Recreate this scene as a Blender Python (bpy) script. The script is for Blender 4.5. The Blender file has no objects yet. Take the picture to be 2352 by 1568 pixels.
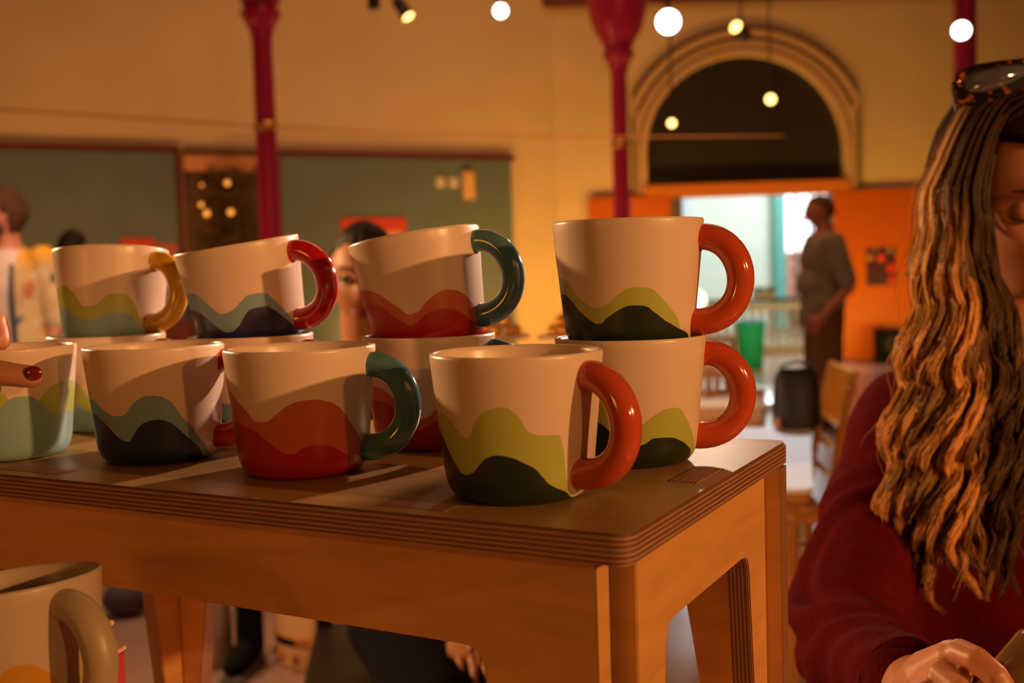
import bpy, bmesh, math, random
from math import sin, cos, pi, radians, atan2, sqrt, exp, hypot
from mathutils import Vector, Matrix, noise
import numpy as np

random.seed(7)
S = bpy.context.scene
COL = S.collection

# ------------------------------------------------------------------ camera
FPX = 2500.0
CZ = 1.2893
PITCH = math.atan((784 - 613.5) / FPX)
ROLL = radians(1.8)
CP = Vector((0, 0, CZ))
FW = Vector((0, cos(PITCH), -sin(PITCH)))
UP0 = Vector((0, sin(PITCH), cos(PITCH)))
RT = Vector((1, 0, 0)) * cos(ROLL) - UP0 * sin(ROLL)
UPV = UP0 * cos(ROLL) + Vector((1, 0, 0)) * sin(ROLL)
cam = bpy.data.cameras.new('camera')
cam.sensor_width = 36
cam.lens = FPX / 2352 * 36
cam.clip_start = 0.02
cam.clip_end = 100
cam.dof.use_dof = True
cam.dof.focus_distance = 0.66
cam.dof.aperture_fstop = 7.2
camo = bpy.data.objects.new('camera', cam)
COL.objects.link(camo)
M = Matrix((RT, UPV, -FW)).transposed().to_4x4()
M.translation = CP
camo.matrix_world = M
S.camera = camo

# ------------------------------------------------------------------ world, exposure, large lights
w = bpy.data.worlds.new('hall_gloom')
S.world = w
w.use_nodes = True
w.node_tree.nodes['Background'].inputs[0].default_value = (1.0, 0.34, 0.08, 1)
w.node_tree.nodes['Background'].inputs[1].default_value = 0.06
S.view_settings.view_transform = 'Standard'
S.view_settings.look = 'None'
S.view_settings.gamma = 1
S.view_settings.use_curve_mapping = False
S.view_settings.exposure = 0.0


def lamp(name, kind, loc, energy, color, size=0.2, target=None, angle=None, blend=0.5, size_y=None):
    l = bpy.data.lights.new(name, kind)
    l.energy = energy
    l.color = color
    if kind == 'AREA':
        l.size = size
        if size_y:
            l.shape = 'RECTANGLE'
            l.size_y = size_y
    else:
        l.shadow_soft_size = size
    if kind == 'SPOT':
        l.spot_size = radians(angle or 60)
        l.spot_blend = blend
    o = bpy.data.objects.new(name, l)
    o.location = loc
    if target is not None:
        d = Vector(target) - Vector(loc)
        o.rotation_euler = d.to_track_quat('-Z', 'Y').to_euler()
    COL.objects.link(o)
    return o


# low hall spot to the right of the photographer, shop lamps left and behind right, added fills among them
lamp('hall_spot_front', 'AREA', (1.78, -1.80, 1.82), 15, (1.0, 0.38, 0.09), 0.06, (0.0, 0.65, 1.2))
lamp('hall_spot_right', 'AREA', (2.55, -1.00, 1.95), 56, (1.0, 0.44, 0.15), 0.06, (0.0, 0.65, 1.2))
lamp('fill_front_left', 'AREA', (-1.9, -1.3, 1.45), 4, (1.0, 0.36, 0.06), 0.30, (-0.2, 0.6, 1.15))  # weak unseen fill, added to brighten the front faces from the left
lamp('hall_spot_left', 'AREA', (-2.36, 2.45, 1.92), 85, (1.0, 0.52, 0.22), 0.10, (-0.1, 0.7, 1.2))
lamp('hall_spot_behind', 'SPOT', (3.9, 5.3, 2.8), 2200, (1.0, 0.60, 0.40), 0.08, (-0.05, 0.72, 1.2), 16, 0.4)
lamp('doorway_sunlight', 'SPOT', (3.0, 14.4, 1.95), 2600, (0.88, 0.97, 1.0), 0.5, (1.75, 8.2, 0.0), 19, 0.7)
lamp('spotlight_beam_white', 'SPOT', (0.95, 5.4, 3.6), 420, (0.86, 0.93, 1.0), 0.08, (0.74, 3.1, 0.75), 21, 0.5)
lamp('fill_bearded_person', 'SPOT', (-1.2, 3.2, 3.2), 360, (1.0, 0.58, 0.36), 0.08, (-2.45, 5.4, 1.35), 30, 0.6)  # unseen fill added to brighten the bearded person's tee
lamp('floor_fill', 'SPOT', (-1.35, 4.3, 4.2), 260, (1.0, 0.62, 0.42), 0.1, (-1.25, 3.7, 0.0), 42, 0.8)  # unseen fill added to lift the dark floor beyond the stool
lamp('spotlight_beam_stool', 'SPOT', (1.05, 6.05, 2.55), 95, (1.0, 0.70, 0.48), 0.06, (0.12, 0.70, 1.17), 9, 0.5)
# wall washers standing on the floor along the walls
lamp('wash_arch', 'AREA', (2.9, 11.9, 0.25), 88, (1.0, 0.47, 0.055), 5.0, (3.0, 13.6, 2.2), size_y=0.2)
lamp('wash_corner', 'AREA', (-0.4, 11.6, 0.25), 50, (1.0, 0.45, 0.10), 2.6, (0.0, 13.2, 2.6), size_y=0.2)
lamp('wash_boards', 'AREA', (-3.2, 8.9, 0.25), 66, (1.0, 0.43, 0.12), 4.5, (-3.9, 11.2, 2.9), size_y=0.2)
lamp('hall_ceiling', 'AREA', (0.5, 8.0, 6.5), 130, (1.0, 0.42, 0.17), 5.0, (0.5, 9.0, 0))
# daylight of the bright stair hall behind the doorway
lamp('stair_daylight', 'AREA', (5.4, 17.0, 4.2), 300, (0.92, 1.0, 0.98), 3.0, (3.0, 18.5, 0.8))
lamp('door_daylight', 'AREA', (3.4, 15.6, 3.4), 190, (0.95, 1.0, 1.0), 1.6, (2.4, 8.0, 0.0))


# ------------------------------------------------------------------ pixel rays used while measuring
def ray(x, y):
    return FW + RT * ((x - 1176) / FPX) + UPV * ((784 - y) / FPX)


def at(x, y, D):
    return CP + ray(x, y) * D


def at_z(x, y, z):
    d = ray(x, y)
    return CP + d * ((z - CZ) / d.z)


# ------------------------------------------------------------------ materials
MATS = {}


def mat(name, col, rough=0.5, metal=0.0, spec=0.5, noise_amt=0.0, noise_scale=20, bump=0.0, bump_scale=60,
        sheen=0.0, emit=None, emit_s=0.0, coat=0.0, stretch=None, trans=0.0):
    if name in MATS:
        return MATS[name]
    m = bpy.data.materials.new(name)
    m.use_nodes = True
    nt = m.node_tree
    b = nt.nodes['Principled BSDF']
    b.inputs['Base Color'].default_value = (*col, 1)
    b.inputs['Roughness'].default_value = rough
    b.inputs['Metallic'].default_value = metal
    b.inputs['Specular IOR Level'].default_value = spec
    b.inputs['Sheen Weight'].default_value = sheen
    b.inputs['Coat Weight'].default_value = coat
    b.inputs['Transmission Weight'].default_value = trans
    if emit:
        b.inputs['Emission Color'].default_value = (*emit, 1)
        b.inputs['Emission Strength'].default_value = emit_s
    if noise_amt or bump:
        tc = nt.nodes.new('ShaderNodeTexCoord')
        mp = nt.nodes.new('ShaderNodeMapping')
        nt.links.new(tc.outputs['Object'], mp.inputs[0])
        if stretch:
            mp.inputs['Scale'].default_value = stretch
    if noise_amt:
        n = nt.nodes.new('ShaderNodeTexNoise')
        n.inputs['Scale'].default_value = noise_scale
        n.inputs['Detail'].default_value = 5
        nt.links.new(mp.outputs[0], n.inputs['Vector'])
        r = nt.nodes.new('ShaderNodeValToRGB')
        r.color_ramp.elements[0].position = 0.3
        r.color_ramp.elements[1].position = 0.7
        r.color_ramp.elements[0].color = (*[max(0, c * (1 - noise_amt)) for c in col], 1)
        r.color_ramp.elements[1].color = (*[min(1, c * (1 + noise_amt)) for c in col], 1)
        nt.links.new(n.outputs['Fac'], r.inputs[0])
        nt.links.new(r.outputs[0], b.inputs['Base Color'])
    if bump:
        n2 = nt.nodes.new('ShaderNodeTexNoise')
        n2.inputs['Scale'].default_value = bump_scale
        n2.inputs['Detail'].default_value = 4
        nt.links.new(mp.outputs[0], n2.inputs['Vector'])
        bp = nt.nodes.new('ShaderNodeBump')
        bp.inputs['Strength'].default_value = bump
        bp.inputs['Distance'].default_value = 0.002
        nt.links.new(n2.outputs['Fac'], bp.inputs['Height'])
        nt.links.new(bp.outputs[0], b.inputs['Normal'])
    MATS[name] = m
    return m


def ply_edge():
    """layers of plywood seen on a cut edge; the sheet's thickness runs along local Z"""
    m = bpy.data.materials.new('plywood_edge')
    m.use_nodes = True
    nt = m.node_tree
    b = nt.nodes['Principled BSDF']
    b.inputs['Roughness'].default_value = 0.55
    tc = nt.nodes.new('ShaderNodeTexCoord')
    sp = nt.nodes.new('ShaderNodeSeparateXYZ')
    nt.links.new(tc.outputs['Object'], sp.inputs[0])
    n = nt.nodes.new('ShaderNodeTexNoise')
    n.inputs['Scale'].default_value = 30
    nt.links.new(tc.outputs['Object'], n.inputs['Vector'])
    ma = nt.nodes.new('ShaderNodeMath')
    ma.operation = 'MULTIPLY_ADD'
    nt.links.new(n.outputs['Fac'], ma.inputs[0])
    ma.inputs[1].default_value = 0.0006
    nt.links.new(sp.outputs['Z'], ma.inputs[2])
    mu = nt.nodes.new('ShaderNodeMath')
    mu.operation = 'MULTIPLY'
    mu.inputs[1].default_value = 2 * pi / 0.0026
    nt.links.new(ma.outputs[0], mu.inputs[0])
    si = nt.nodes.new('ShaderNodeMath')
    si.operation = 'SINE'
    nt.links.new(mu.outputs[0], si.inputs[0])
    r = nt.nodes.new('ShaderNodeValToRGB')
    r.color_ramp.elements[0].position = 0.0
    r.color_ramp.elements[0].color = (0.20, 0.075, 0.028, 1)
    r.color_ramp.elements[1].position = 1.0
    r.color_ramp.elements[1].color = (0.56, 0.31, 0.17, 1)
    e = r.color_ramp.elements.new(0.45)
    e.color = (0.27, 0.105, 0.042, 1)
    md = nt.nodes.new('ShaderNodeMath')
    md.operation = 'MULTIPLY_ADD'
    md.inputs[1].default_value = 0.5
    md.inputs[2].default_value = 0.5
    nt.links.new(si.outputs[0], md.inputs[0])
    nt.links.new(md.outputs[0], r.inputs[0])
    g = nt.nodes.new('ShaderNodeTexNoise')
    g.inputs['Scale'].default_value = 260
    mp = nt.nodes.new('ShaderNodeMapping')
    mp.inputs['Scale'].default_value = (0.12, 0.12, 2.5)
    nt.links.new(tc.outputs['Object'], mp.inputs[0])
    nt.links.new(mp.outputs[0], g.inputs['Vector'])
    mx = nt.nodes.new('ShaderNodeMixRGB')
    mx.blend_type = 'MULTIPLY'
    mx.inputs[0].default_value = 0.55
    nt.links.new(r.outputs[0], mx.inputs[1])
    nt.links.new(g.outputs['Fac'], mx.inputs[2])
    nt.links.new(mx.outputs[0], b.inputs['Base Color'])
    return m


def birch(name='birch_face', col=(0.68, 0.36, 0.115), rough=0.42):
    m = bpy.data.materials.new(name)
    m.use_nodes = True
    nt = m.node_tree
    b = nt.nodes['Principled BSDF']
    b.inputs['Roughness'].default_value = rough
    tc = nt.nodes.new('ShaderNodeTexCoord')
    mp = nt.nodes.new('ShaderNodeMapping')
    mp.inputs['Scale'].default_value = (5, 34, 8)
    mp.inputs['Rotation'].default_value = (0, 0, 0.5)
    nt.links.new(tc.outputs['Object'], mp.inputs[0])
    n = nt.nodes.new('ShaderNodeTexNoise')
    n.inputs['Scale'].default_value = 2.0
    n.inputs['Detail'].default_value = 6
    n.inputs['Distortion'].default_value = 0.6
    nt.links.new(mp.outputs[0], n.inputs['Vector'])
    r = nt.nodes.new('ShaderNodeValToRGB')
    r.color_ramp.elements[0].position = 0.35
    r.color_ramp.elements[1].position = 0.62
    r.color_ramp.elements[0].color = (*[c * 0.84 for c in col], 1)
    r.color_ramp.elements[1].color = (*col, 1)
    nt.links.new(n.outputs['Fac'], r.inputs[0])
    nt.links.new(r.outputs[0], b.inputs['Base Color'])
    return m


# ------------------------------------------------------------------ geometry helpers
class G:
    def __init__(s):
        s.v = []
        s.f = []

    def add(s, vs, fs):
        o = len(s.v)
        s.v += [tuple(v) for v in vs]
        s.f += [tuple(i + o for i in f) for f in fs]
        return s

    def box(s, c, size, rot=None, bev=0.0):
        hx, hy, hz = size[0] / 2, size[1] / 2, size[2] / 2
        if bev <= 0:
            vs = [(x, y, z) for x in (-hx, hx) for y in (-hy, hy) for z in (-hz, hz)]
            fs = [(0, 1, 3, 2), (4, 6, 7, 5), (0, 4, 5, 1), (2, 3, 7, 6), (0, 2, 6, 4), (1, 5, 7, 3)]
        else:
            bm = bmesh.new()
            bmesh.ops.create_cube(bm, size=1)
            for v in bm.verts:
                v.co = (v.co.x * size[0], v.co.y * size[1], v.co.z * size[2])
            bmesh.ops.bevel(bm, geom=bm.edges[:], offset=bev, segments=2, affect='EDGES')
            bm.verts.index_update()
            vs = [v.co.copy() for v in bm.verts]
            fs = [[v.index for v in f.verts] for f in bm.faces]
            bm.free()
        R = rot if rot is not None else Matrix.Identity(3)
        c = Vector(c)
        return s.add([R @ Vector(v) + c for v in vs], fs)

    def tube(s, pts, rad, n=10, caps=True, flat=None):
        pts = [Vector(p) for p in pts]
        if not hasattr(rad, '__len__'):
            rad = [rad] * len(pts)
        T = []
        for i in range(len(pts)):
            a = pts[max(i - 1, 0)]
            b = pts[min(i + 1, len(pts) - 1)]
            t = (b - a)
            T.append(t.normalized() if t.length > 1e-9 else Vector((0, 0, 1)))
        ref = Vector((0, 0, 1)) if abs(T[0].z) < 0.9 else Vector((1, 0, 0))
        e1 = T[0].cross(ref).normalized()
        vs, fs = [], []
        for i, p in enumerate(pts):
            e1 = (e1 - T[i] * e1.dot(T[i]))
            e1 = e1.normalized() if e1.length > 1e-9 else T[i].orthogonal().normalized()
            e2 = T[i].cross(e1)
            k2 = flat or 1.0
            for j in range(n):
                a = 2 * pi * j / n
                vs.append(p + e1 * (cos(a) * rad[i]) + e2 * (sin(a) * rad[i] * k2))
        for i in range(len(pts) - 1):
            for j in range(n):
                a = i * n + j
                b = i * n + (j + 1) % n
                fs.append((a, b, b + n, a + n))
        if caps:
            fs.append(tuple(reversed(range(n))))
            fs.append(tuple(range((len(pts) - 1) * n, len(pts) * n)))
        return s.add(vs, fs)

    def capsule(s, pts, rad, n=14):
        """tube with rounded ends"""
        pts = [Vector(p) for p in pts]
        if not hasattr(rad, '__len__'):
            rad = [rad] * len(pts)
        d0 = (pts[0] - pts[1]).normalized()
        d1 = (pts[-1] - pts[-2]).normalized()
        P, Q = [], []
        for k in range(4, 0, -1):
            a = k / 4 * (pi / 2) * 0.96
            P.append(pts[0] + d0 * (rad[0] * sin(a)))
            Q.append(rad[0] * cos(a))
        P += pts
        Q += list(rad)
        for k in range(1, 5):
            a = k / 4 * (pi / 2) * 0.96
            P.append(pts[-1] + d1 * (rad[-1] * sin(a)))
            Q.append(rad[-1] * cos(a))
        return s.tube(P, Q, n)

    def rings(s, rings, n=24):
        """rings: (centre, axis u*ru, axis v*rv) stacked and capped"""
        vs, fs = [], []
        for c, u, v in rings:
            for j in range(n):
                a = 2 * pi * j / n
                vs.append(Vector(c) + Vector(u) * cos(a) + Vector(v) * sin(a))
        for i in range(len(rings) - 1):
            for j in range(n):
                a = i * n + j
                b = i * n + (j + 1) % n
                fs.append((a, b, b + n, a + n))
        fs.append(tuple(reversed(range(n))))
        fs.append(tuple(range((len(rings) - 1) * n, len(rings) * n)))
        return s.add(vs, fs)

    def lathe(s, prof, n=32, c=(0, 0, 0), R=None):
        vs, fs = [], []
        R = R or Matrix.Identity(3)
        for r, z in prof:
            for j in range(n):
                a = 2 * pi * j / n
                vs.append(R @ Vector((r * cos(a), r * sin(a), z)) + Vector(c))
        for i in range(len(prof) - 1):
            for j in range(n):
                a = i * n + j
                b = i * n + (j + 1) % n
                fs.append((a, b, b + n, a + n))
        fs.append(tuple(reversed(range(n))))
        fs.append(tuple(range((len(prof) - 1) * n, len(prof) * n)))
        return s.add(vs, fs)

    def ball(s, c, r, n=16, R=None):
        if not hasattr(r, '__len__'):
            r = (r, r, r)
        R = R or Matrix.Identity(3)
        m = n // 2
        vs, fs = [], []
        for i in range(m + 1):
            t = pi * i / m
            t = min(max(t, 0.02), pi - 0.02)
            for j in range(n):
                a = 2 * pi * j / n
                vs.append(R @ Vector((r[0] * sin(t) * cos(a), r[1] * sin(t) * sin(a), r[2] * cos(t))) + Vector(c))
        for i in range(m):
            for j in range(n):
                a = i * n + j
                b = i * n + (j + 1) % n
                fs.append((a, a + n, b + n, b))
        fs.append(tuple(range(n)))
        fs.append(tuple(reversed(range(m * n, (m + 1) * n))))
        return s.add(vs, fs)

    def mesh(s, name):
        me = bpy.data.meshes.new(name)
        me.from_pydata(s.v, [], s.f)
        me.update()
        return me

    def build(s, name, m, parent=None, smooth=True):
        return obj(name, s.mesh(name), m, parent, smooth)


def obj(name, me, m, parent=None, smooth=True):
    o = bpy.data.objects.new(name, me)
    COL.objects.link(o)
    if m is not None:
        for q in (m if isinstance(m, (list, tuple)) else [m]):
            me.materials.append(q)
    if smooth:
        me.polygons.foreach_set('use_smooth', [True] * len(me.polygons))
        try:
            me.set_sharp_from_angle(angle=radians(38))
        except Exception:
            pass
    if parent is not None:
        o.parent = parent
    return o


def tag(o, label=None, cat=None, group=None, kind=None):
    if label:
        o['label'] = label
    if cat:
        o['category'] = cat
    if group:
        o['group'] = group
    if kind:
        o['kind'] = kind
    return o


def thing(name, label, cat, loc=(0, 0, 0), rz=0.0, group=None):
    o = bpy.data.objects.new(name, None)
    o.empty_display_size = 0.05
    COL.objects.link(o)
    o.location = loc
    o.rotation_euler = (0, 0, rz)
    return tag(o, label, cat, group)


def struct(o, label):
    return tag(o, label, None, None, 'structure')


def prism(pts, th, name, mface, medge, parent=None, bev=0.0008):
    """2D outline in local XY, thickness th along local Z (centred), edge faces get medge"""
    bm = bmesh.new()
    vs = [bm.verts.new((p[0], p[1], -th / 2)) for p in pts]
    f = bm.faces.new(vs)
    r = bmesh.ops.extrude_face_region(bm, geom=[f])
    for e in r['geom']:
        if isinstance(e, bmesh.types.BMVert):
            e.co.z += th
    bmesh.ops.recalc_face_normals(bm, faces=bm.faces[:])
    if bev:
        ed = [e for e in bm.edges if abs(e.verts[0].co.z - e.verts[1].co.z) < 1e-6]
        bmesh.ops.bevel(bm, geom=ed, offset=bev, segments=2, affect='EDGES')
    bmesh.ops.recalc_face_normals(bm, faces=bm.faces[:])
    for q in bm.faces:
        q.material_index = 0 if abs(q.normal.z) > 0.9 else 1
    me = bpy.data.meshes.new(name)
    bm.to_mesh(me)
    bm.free()
    return obj(name, me, [mface, medge], parent, True)


def remesh(name, g, voxel, m, parent=None, smooth=6, extra=None, post=None):
    me = g.mesh(name + '_raw')
    o = bpy.data.objects.new(name + '_raw', me)
    COL.objects.link(o)
    md = o.modifiers.new('r', 'REMESH')
    md.mode = 'VOXEL'
    md.voxel_size = voxel
    if smooth:
        sm = o.modifiers.new('s', 'SMOOTH')
        sm.iterations = smooth
        sm.factor = 0.5
    dg = bpy.context.evaluated_depsgraph_get()
    ev = o.evaluated_get(dg)
    me2 = bpy.data.meshes.new_from_object(ev)
    bpy.data.objects.remove(o)
    bpy.data.meshes.remove(me)
    me2.materials.clear()
    if post:
        n = len(me2.vertices)
        co = np.empty(n * 3)
        no = np.empty(n * 3)
        me2.vertices.foreach_get('co', co)
        me2.vertices.foreach_get('normal', no)
        co = post(co.reshape(-1, 3), no.reshape(-1, 3))
        me2.vertices.foreach_set('co', co.reshape(-1))
        me2.update()
    if extra is not None:       # further continuous pieces (hands) joined into the same mesh
        bm = bmesh.new()
        bm.from_mesh(me2)
        for e in extra:
            bm.from_mesh(e)
        bm.to_mesh(me2)
        bm.free()
    me2.name = name
    return obj(name, me2, m, parent, True)


def remesh_data(g, voxel, smooth=4):
    o = remesh('tmp', g, voxel, None, None, smooth)
    me = o.data
    bpy.data.objects.remove(o)
    return me


# ================================================================== SETTING
cream_wall = mat('cream_plaster', (0.70, 0.56, 0.36), 0.75, noise_amt=0.05, noise_scale=1.2, bump=0.1, bump_scale=8)
orange_paint = mat('orange_paint', (0.56, 0.125, 0.004), 0.45, noise_amt=0.04, noise_scale=2)
orange_dark = mat('orange_varnish', (0.62, 0.20, 0.03), 0.45)
arch_plaster = mat('arch_plaster', (0.62, 0.42, 0.26), 0.7)
arch_line = mat('arch_bead_brown', (0.095, 0.035, 0.016), 0.7)  # dark brown of the moulding beads
maroon = mat('maroon_paint', (0.13, 0.008, 0.022), 0.4)
red_iron = mat('red_iron', (0.34, 0.010, 0.095), 0.28)
green_board = mat('green_board', (0.125, 0.180, 0.185), 0.7, noise_amt=0.08, noise_scale=3)
dark_glass = mat('fanlight_glass', (0.030, 0.027, 0.030), 0.2)
white_paint = mat('white_paint', (0.78, 0.76, 0.72), 0.5)
floor_m = mat('polished_floor', (0.32, 0.20, 0.14), 0.22, noise_amt=0.10, noise_scale=1.5)
mint = mat('mint_paint', (0.62, 0.72, 0.66), 0.6, noise_amt=0.04, noise_scale=2)
teal_paint = mat('teal_paint', (0.12, 0.40, 0.38), 0.5)
grey_door = mat('door_edge_grey', (0.12, 0.10, 0.12), 0.5)

fl = G().box((0, 9, -0.05), (26, 34, 0.1)).build('floor', floor_m, None, False)
struct(fl, 'polished brown hall floor running towards the bright doorway')

AY = 13.6                     # plane of the wall with the arch


def ax(px):                   # x on the arch wall
    return (px - 1176) / FPX * AY


# arch wall with the door and fanlight opening cut out as one solid
dx0, dx1 = ax(1495), ax(1945)
dcx = (dx0 + dx1) / 2
drr = (dx1 - dx0) / 2
ZS = 2.62
pts = [(0.62, 0), (dx0, 0), (dx0, ZS)]
for k in range(1, 24):
    a = pi - pi * k / 24
    pts.append((dcx + drr * cos(a), ZS + (3.80 - ZS) * sin(a)))
pts += [(dx1, ZS), (dx1, 0), (9.5, 0), (9.5, 5.6), (0.62, 5.6)]
o = prism(pts, 0.3, 'wall_arch', cream_wall, cream_wall, None, 0)
o.rotation_euler = (pi / 2, 0, 0)
o.location = (0, AY + 0.15, 0)
struct(o, 'cream plaster wall with the round arched doorway')

# angled wall with the boards, left end nearer
ga = radians(28)
gd = Vector((-cos(ga), -sin(ga), 0))
gn = Vector((sin(ga), -cos(ga), 0))         # towards the room
gp0 = Vector((0.62, AY, 0))
GR = Matrix((-gd, -gn, Vector((0, 0, 1)))).transposed()


def gw(t, z, off=0.0):
    return gp0 + gd * t + gn * off + Vector((0, 0, z))


o = G().box(gw(4.5, 2.8, -0.1), (9.3, 0.2, 5.6), GR).build('wall_boards', cream_wall, None, False)
struct(o, 'cream plaster wall behind the green boards')

o = G().box((5.0, AY - 0.06, 4.62), (9.0, 0.24, 0.34), None, 0.02).build('trim_1', maroon, None)
struct(o, 'dark maroon beam across the top of the arch wall')

# arch mouldings
am = thing('trim_2', 'plaster mouldings ringing the arched doorway', None)
struct(am, 'plaster mouldings ringing the arched doorway')


def arch_ring(r0, r1, y, m, name, clip):
    g = G()
    n = 48
    vs, fs = [], []
    sq = (3.80 - ZS) / drr
    idx = []
    for k in range(n + 1):
        a = pi - pi * k / n
        row = []
        for r in (r0, r1):
            x = r * cos(a)
            z = ZS + r * sq * sin(a)
            x = max(-clip, min(clip, x))
            row.append((dcx + x, z))
        idx.append(row)
    for k in range(n + 1):
        for (x, z) in idx[k]:
            vs.append((x, AY - y, z))
            vs.append((x, AY + 0.005, z))
    for k in range(n):
        a = k * 4
        fs += [(a, a + 4, a + 6, a + 2), (a, a + 1, a + 5, a + 4), (a + 2, a + 6, a + 7, a + 3)]
    g.add(vs, fs)
    # straight legs
    for sgn in (-1, 1):
        xa = min(clip, (r0 + r1) / 2)
        wd = max(0.02, min(r1, clip) - min(r0, clip))
        if r0 < clip:
            g.box((dcx + sgn * xa, AY - y / 2, (ZS + 2.12) / 2), (wd, y, ZS - 2.12))
    return g.build(name, m, am)


CL = 1.385
arch_ring(1.225, 1.305, 0.05, arch_plaster, 'inner_band', CL)
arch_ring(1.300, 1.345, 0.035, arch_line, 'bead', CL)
arch_ring(1.335, 1.40, 0.06, arch_plaster, 'middle_band', CL)
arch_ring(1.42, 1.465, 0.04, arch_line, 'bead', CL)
arch_ring(1.455, 1.54, 0.07, arch_plaster, 'outer_band', CL)
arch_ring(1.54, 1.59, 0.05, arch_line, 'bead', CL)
for sgn in (-1, 1):
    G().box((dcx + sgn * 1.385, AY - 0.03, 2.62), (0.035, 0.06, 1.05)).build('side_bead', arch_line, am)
    G().box((dcx + sgn * 1.345, AY - 0.025, 2.62), (0.045, 0.05, 1.05)).build('side_band', arch_plaster, am)

# fanlight: dark glass on a frame, lintel under it
fan = thing('window_1', None, None)
struct(fan, 'dark arched fanlight over the doorway')
pts = [(-drr, 2.2 - ZS), (drr, 2.2 - ZS)]
for k in range(0, 25):
    a = pi * k / 24
    pts.append((drr * cos(a), (3.80 - ZS) * sin(a)))
o = prism(pts, 0.03, 'pane', dark_glass, dark_glass, fan, 0)
o.rotation_euler = (pi / 2, 0, 0)
o.location = (dcx, AY + 0.12, ZS)
for px in (1645, 1795):
    G().box((ax(px), AY + 0.095, 2.9), (0.03, 0.02, 1.45)).build('glazing_bar', dark_glass, fan)
o = G().box((dcx, AY + 0.02, 2.165), (2 * drr + 0.1, 0.24, 0.17), None, 0.015).build('trim_3', orange_dark, None)
struct(o, 'orange lintel beam over the doorway')

# door leaves folded back against the wall
dr = thing('door_1', None, None)
struct(dr, 'orange door leaf folded open beside the lone red column')
G().box((ax(1452), AY - 0.075, 1.06), (ax(1545) - ax(1358), 0.05, 2.1), None, 0.006).build('leaf', orange_paint, dr)
G().box((ax(1558), AY + 0.10, 1.04), (0.15, 0.35, 2.08), None, 0.006).build('door_jamb', grey_door, dr)
dr = thing('door_2', None, None)
struct(dr, 'bright orange door leaf folded open, carrying the purple poster')
G().box((ax(2030), AY - 0.075, 1.06), (ax(2145) - ax(1916), 0.05, 2.1), None, 0.006).build('leaf', orange_paint, dr)
G().box((ax(1918), AY + 0.08, 1.04), (0.06, 0.3, 2.08), None, 0.006).build('door_jamb', grey_door, dr)

# stair hall beyond the doorway
HY = 20.0
o = G().box((2.6, HY + 0.1, 2.5), (5.05, 0.2, 5.0)).build('wall_stair', mint, None, False)
struct(o, 'pale mint wall of the stair hall beyond the doorway')
o = G().box((-0.2, 17.0, 2.5), (0.2, 6.0, 5.0)).build('wall_stair_side', mint, None, False)
struct(o, 'side wall of the bright stair hall')
wx0, wx1 = (1806 - 1176) / FPX * HY, (2040 - 1176) / FPX * HY
wn = thing('window_2', None, None)
struct(wn, 'tall bright window of the stair hall')
glow = mat('overcast_daylight', (1, 1, 1), 0.5, emit=(0.93, 0.97, 1.0), emit_s=1.6)
brickpink = mat('pink_brick_outside', (0.66, 0.33, 0.25), 0.8)
zt = CZ + (592 - 430) / FPX * HY
zb = CZ + (592 - 577) / FPX * HY
zl = CZ + (592 - 690) / FPX * HY
wb = mat('window_bar', (0.10, 0.09, 0.09), 0.5)
for a, b in ((1806, 1829), (1833, 1866), (1869, 1918), (1921, 1960)):
    x0, x1 = (a - 1176) / FPX * HY, (b - 1176) / FPX * HY
    zm = CZ + (592 - 503) / FPX * HY
    if a == 1806:
        G().box(((x0 + x1) / 2, HY - 0.02, (zt + zb) / 2), (x1 - x0, 0.02, zt - zb)).build('pane', glow, wn)
    else:
        G().box(((x0 + x1) / 2, HY - 0.02, (zt + zm) / 2 + 0.015), (x1 - x0, 0.02, zt - zm - 0.03)).build('pane', glow, wn)
        G().box(((x0 + x1) / 2, HY - 0.02, (zm + zb) / 2 - 0.015), (x1 - x0, 0.02, zm - zb - 0.03)).build('pane', glow, wn)
for a in (1831, 1867.5, 1919.5):
    G().box(((a - 1176) / FPX * HY, HY - 0.05, (zt + zl) / 2), (0.035, 0.05, zt - zl)).build('mullion', wb, wn)
G().box(((1867 - 1176) / FPX * HY, HY - 0.05, zm), (0.8, 0.04, 0.03)).build('transom', wb, wn)
pinkw = G()
for r in range(6):
    for c in range(3):
        pinkw.box(((1812 + c * 22 + (r % 2) * 8 - 1176) / FPX * HY, HY - 0.02, zb - 0.06 - r * 0.16), (0.16, 0.03, 0.145), None, 0.006)
tag(pinkw.build('brick_courses', brickpink, wn), kind='stuff')
o = G().box(((1790 - 1176) / FPX * HY, HY - 0.12, 2.5), (0.21, 0.22, 5.0), None, 0.03).build('column_1', teal_paint, None)
struct(o, 'teal pilaster beside the bright stair window')
o = G().box(((1587 - 1176) / FPX * 19.5, 19.6, 2.5), (0.22, 0.2, 5.0), None, 0.02).build('column_2', mat('pale_blue_paint', (0.55, 0.66, 0.74), 0.5), None)
struct(o, 'pale blue pilaster at the left of the stair hall')

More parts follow.
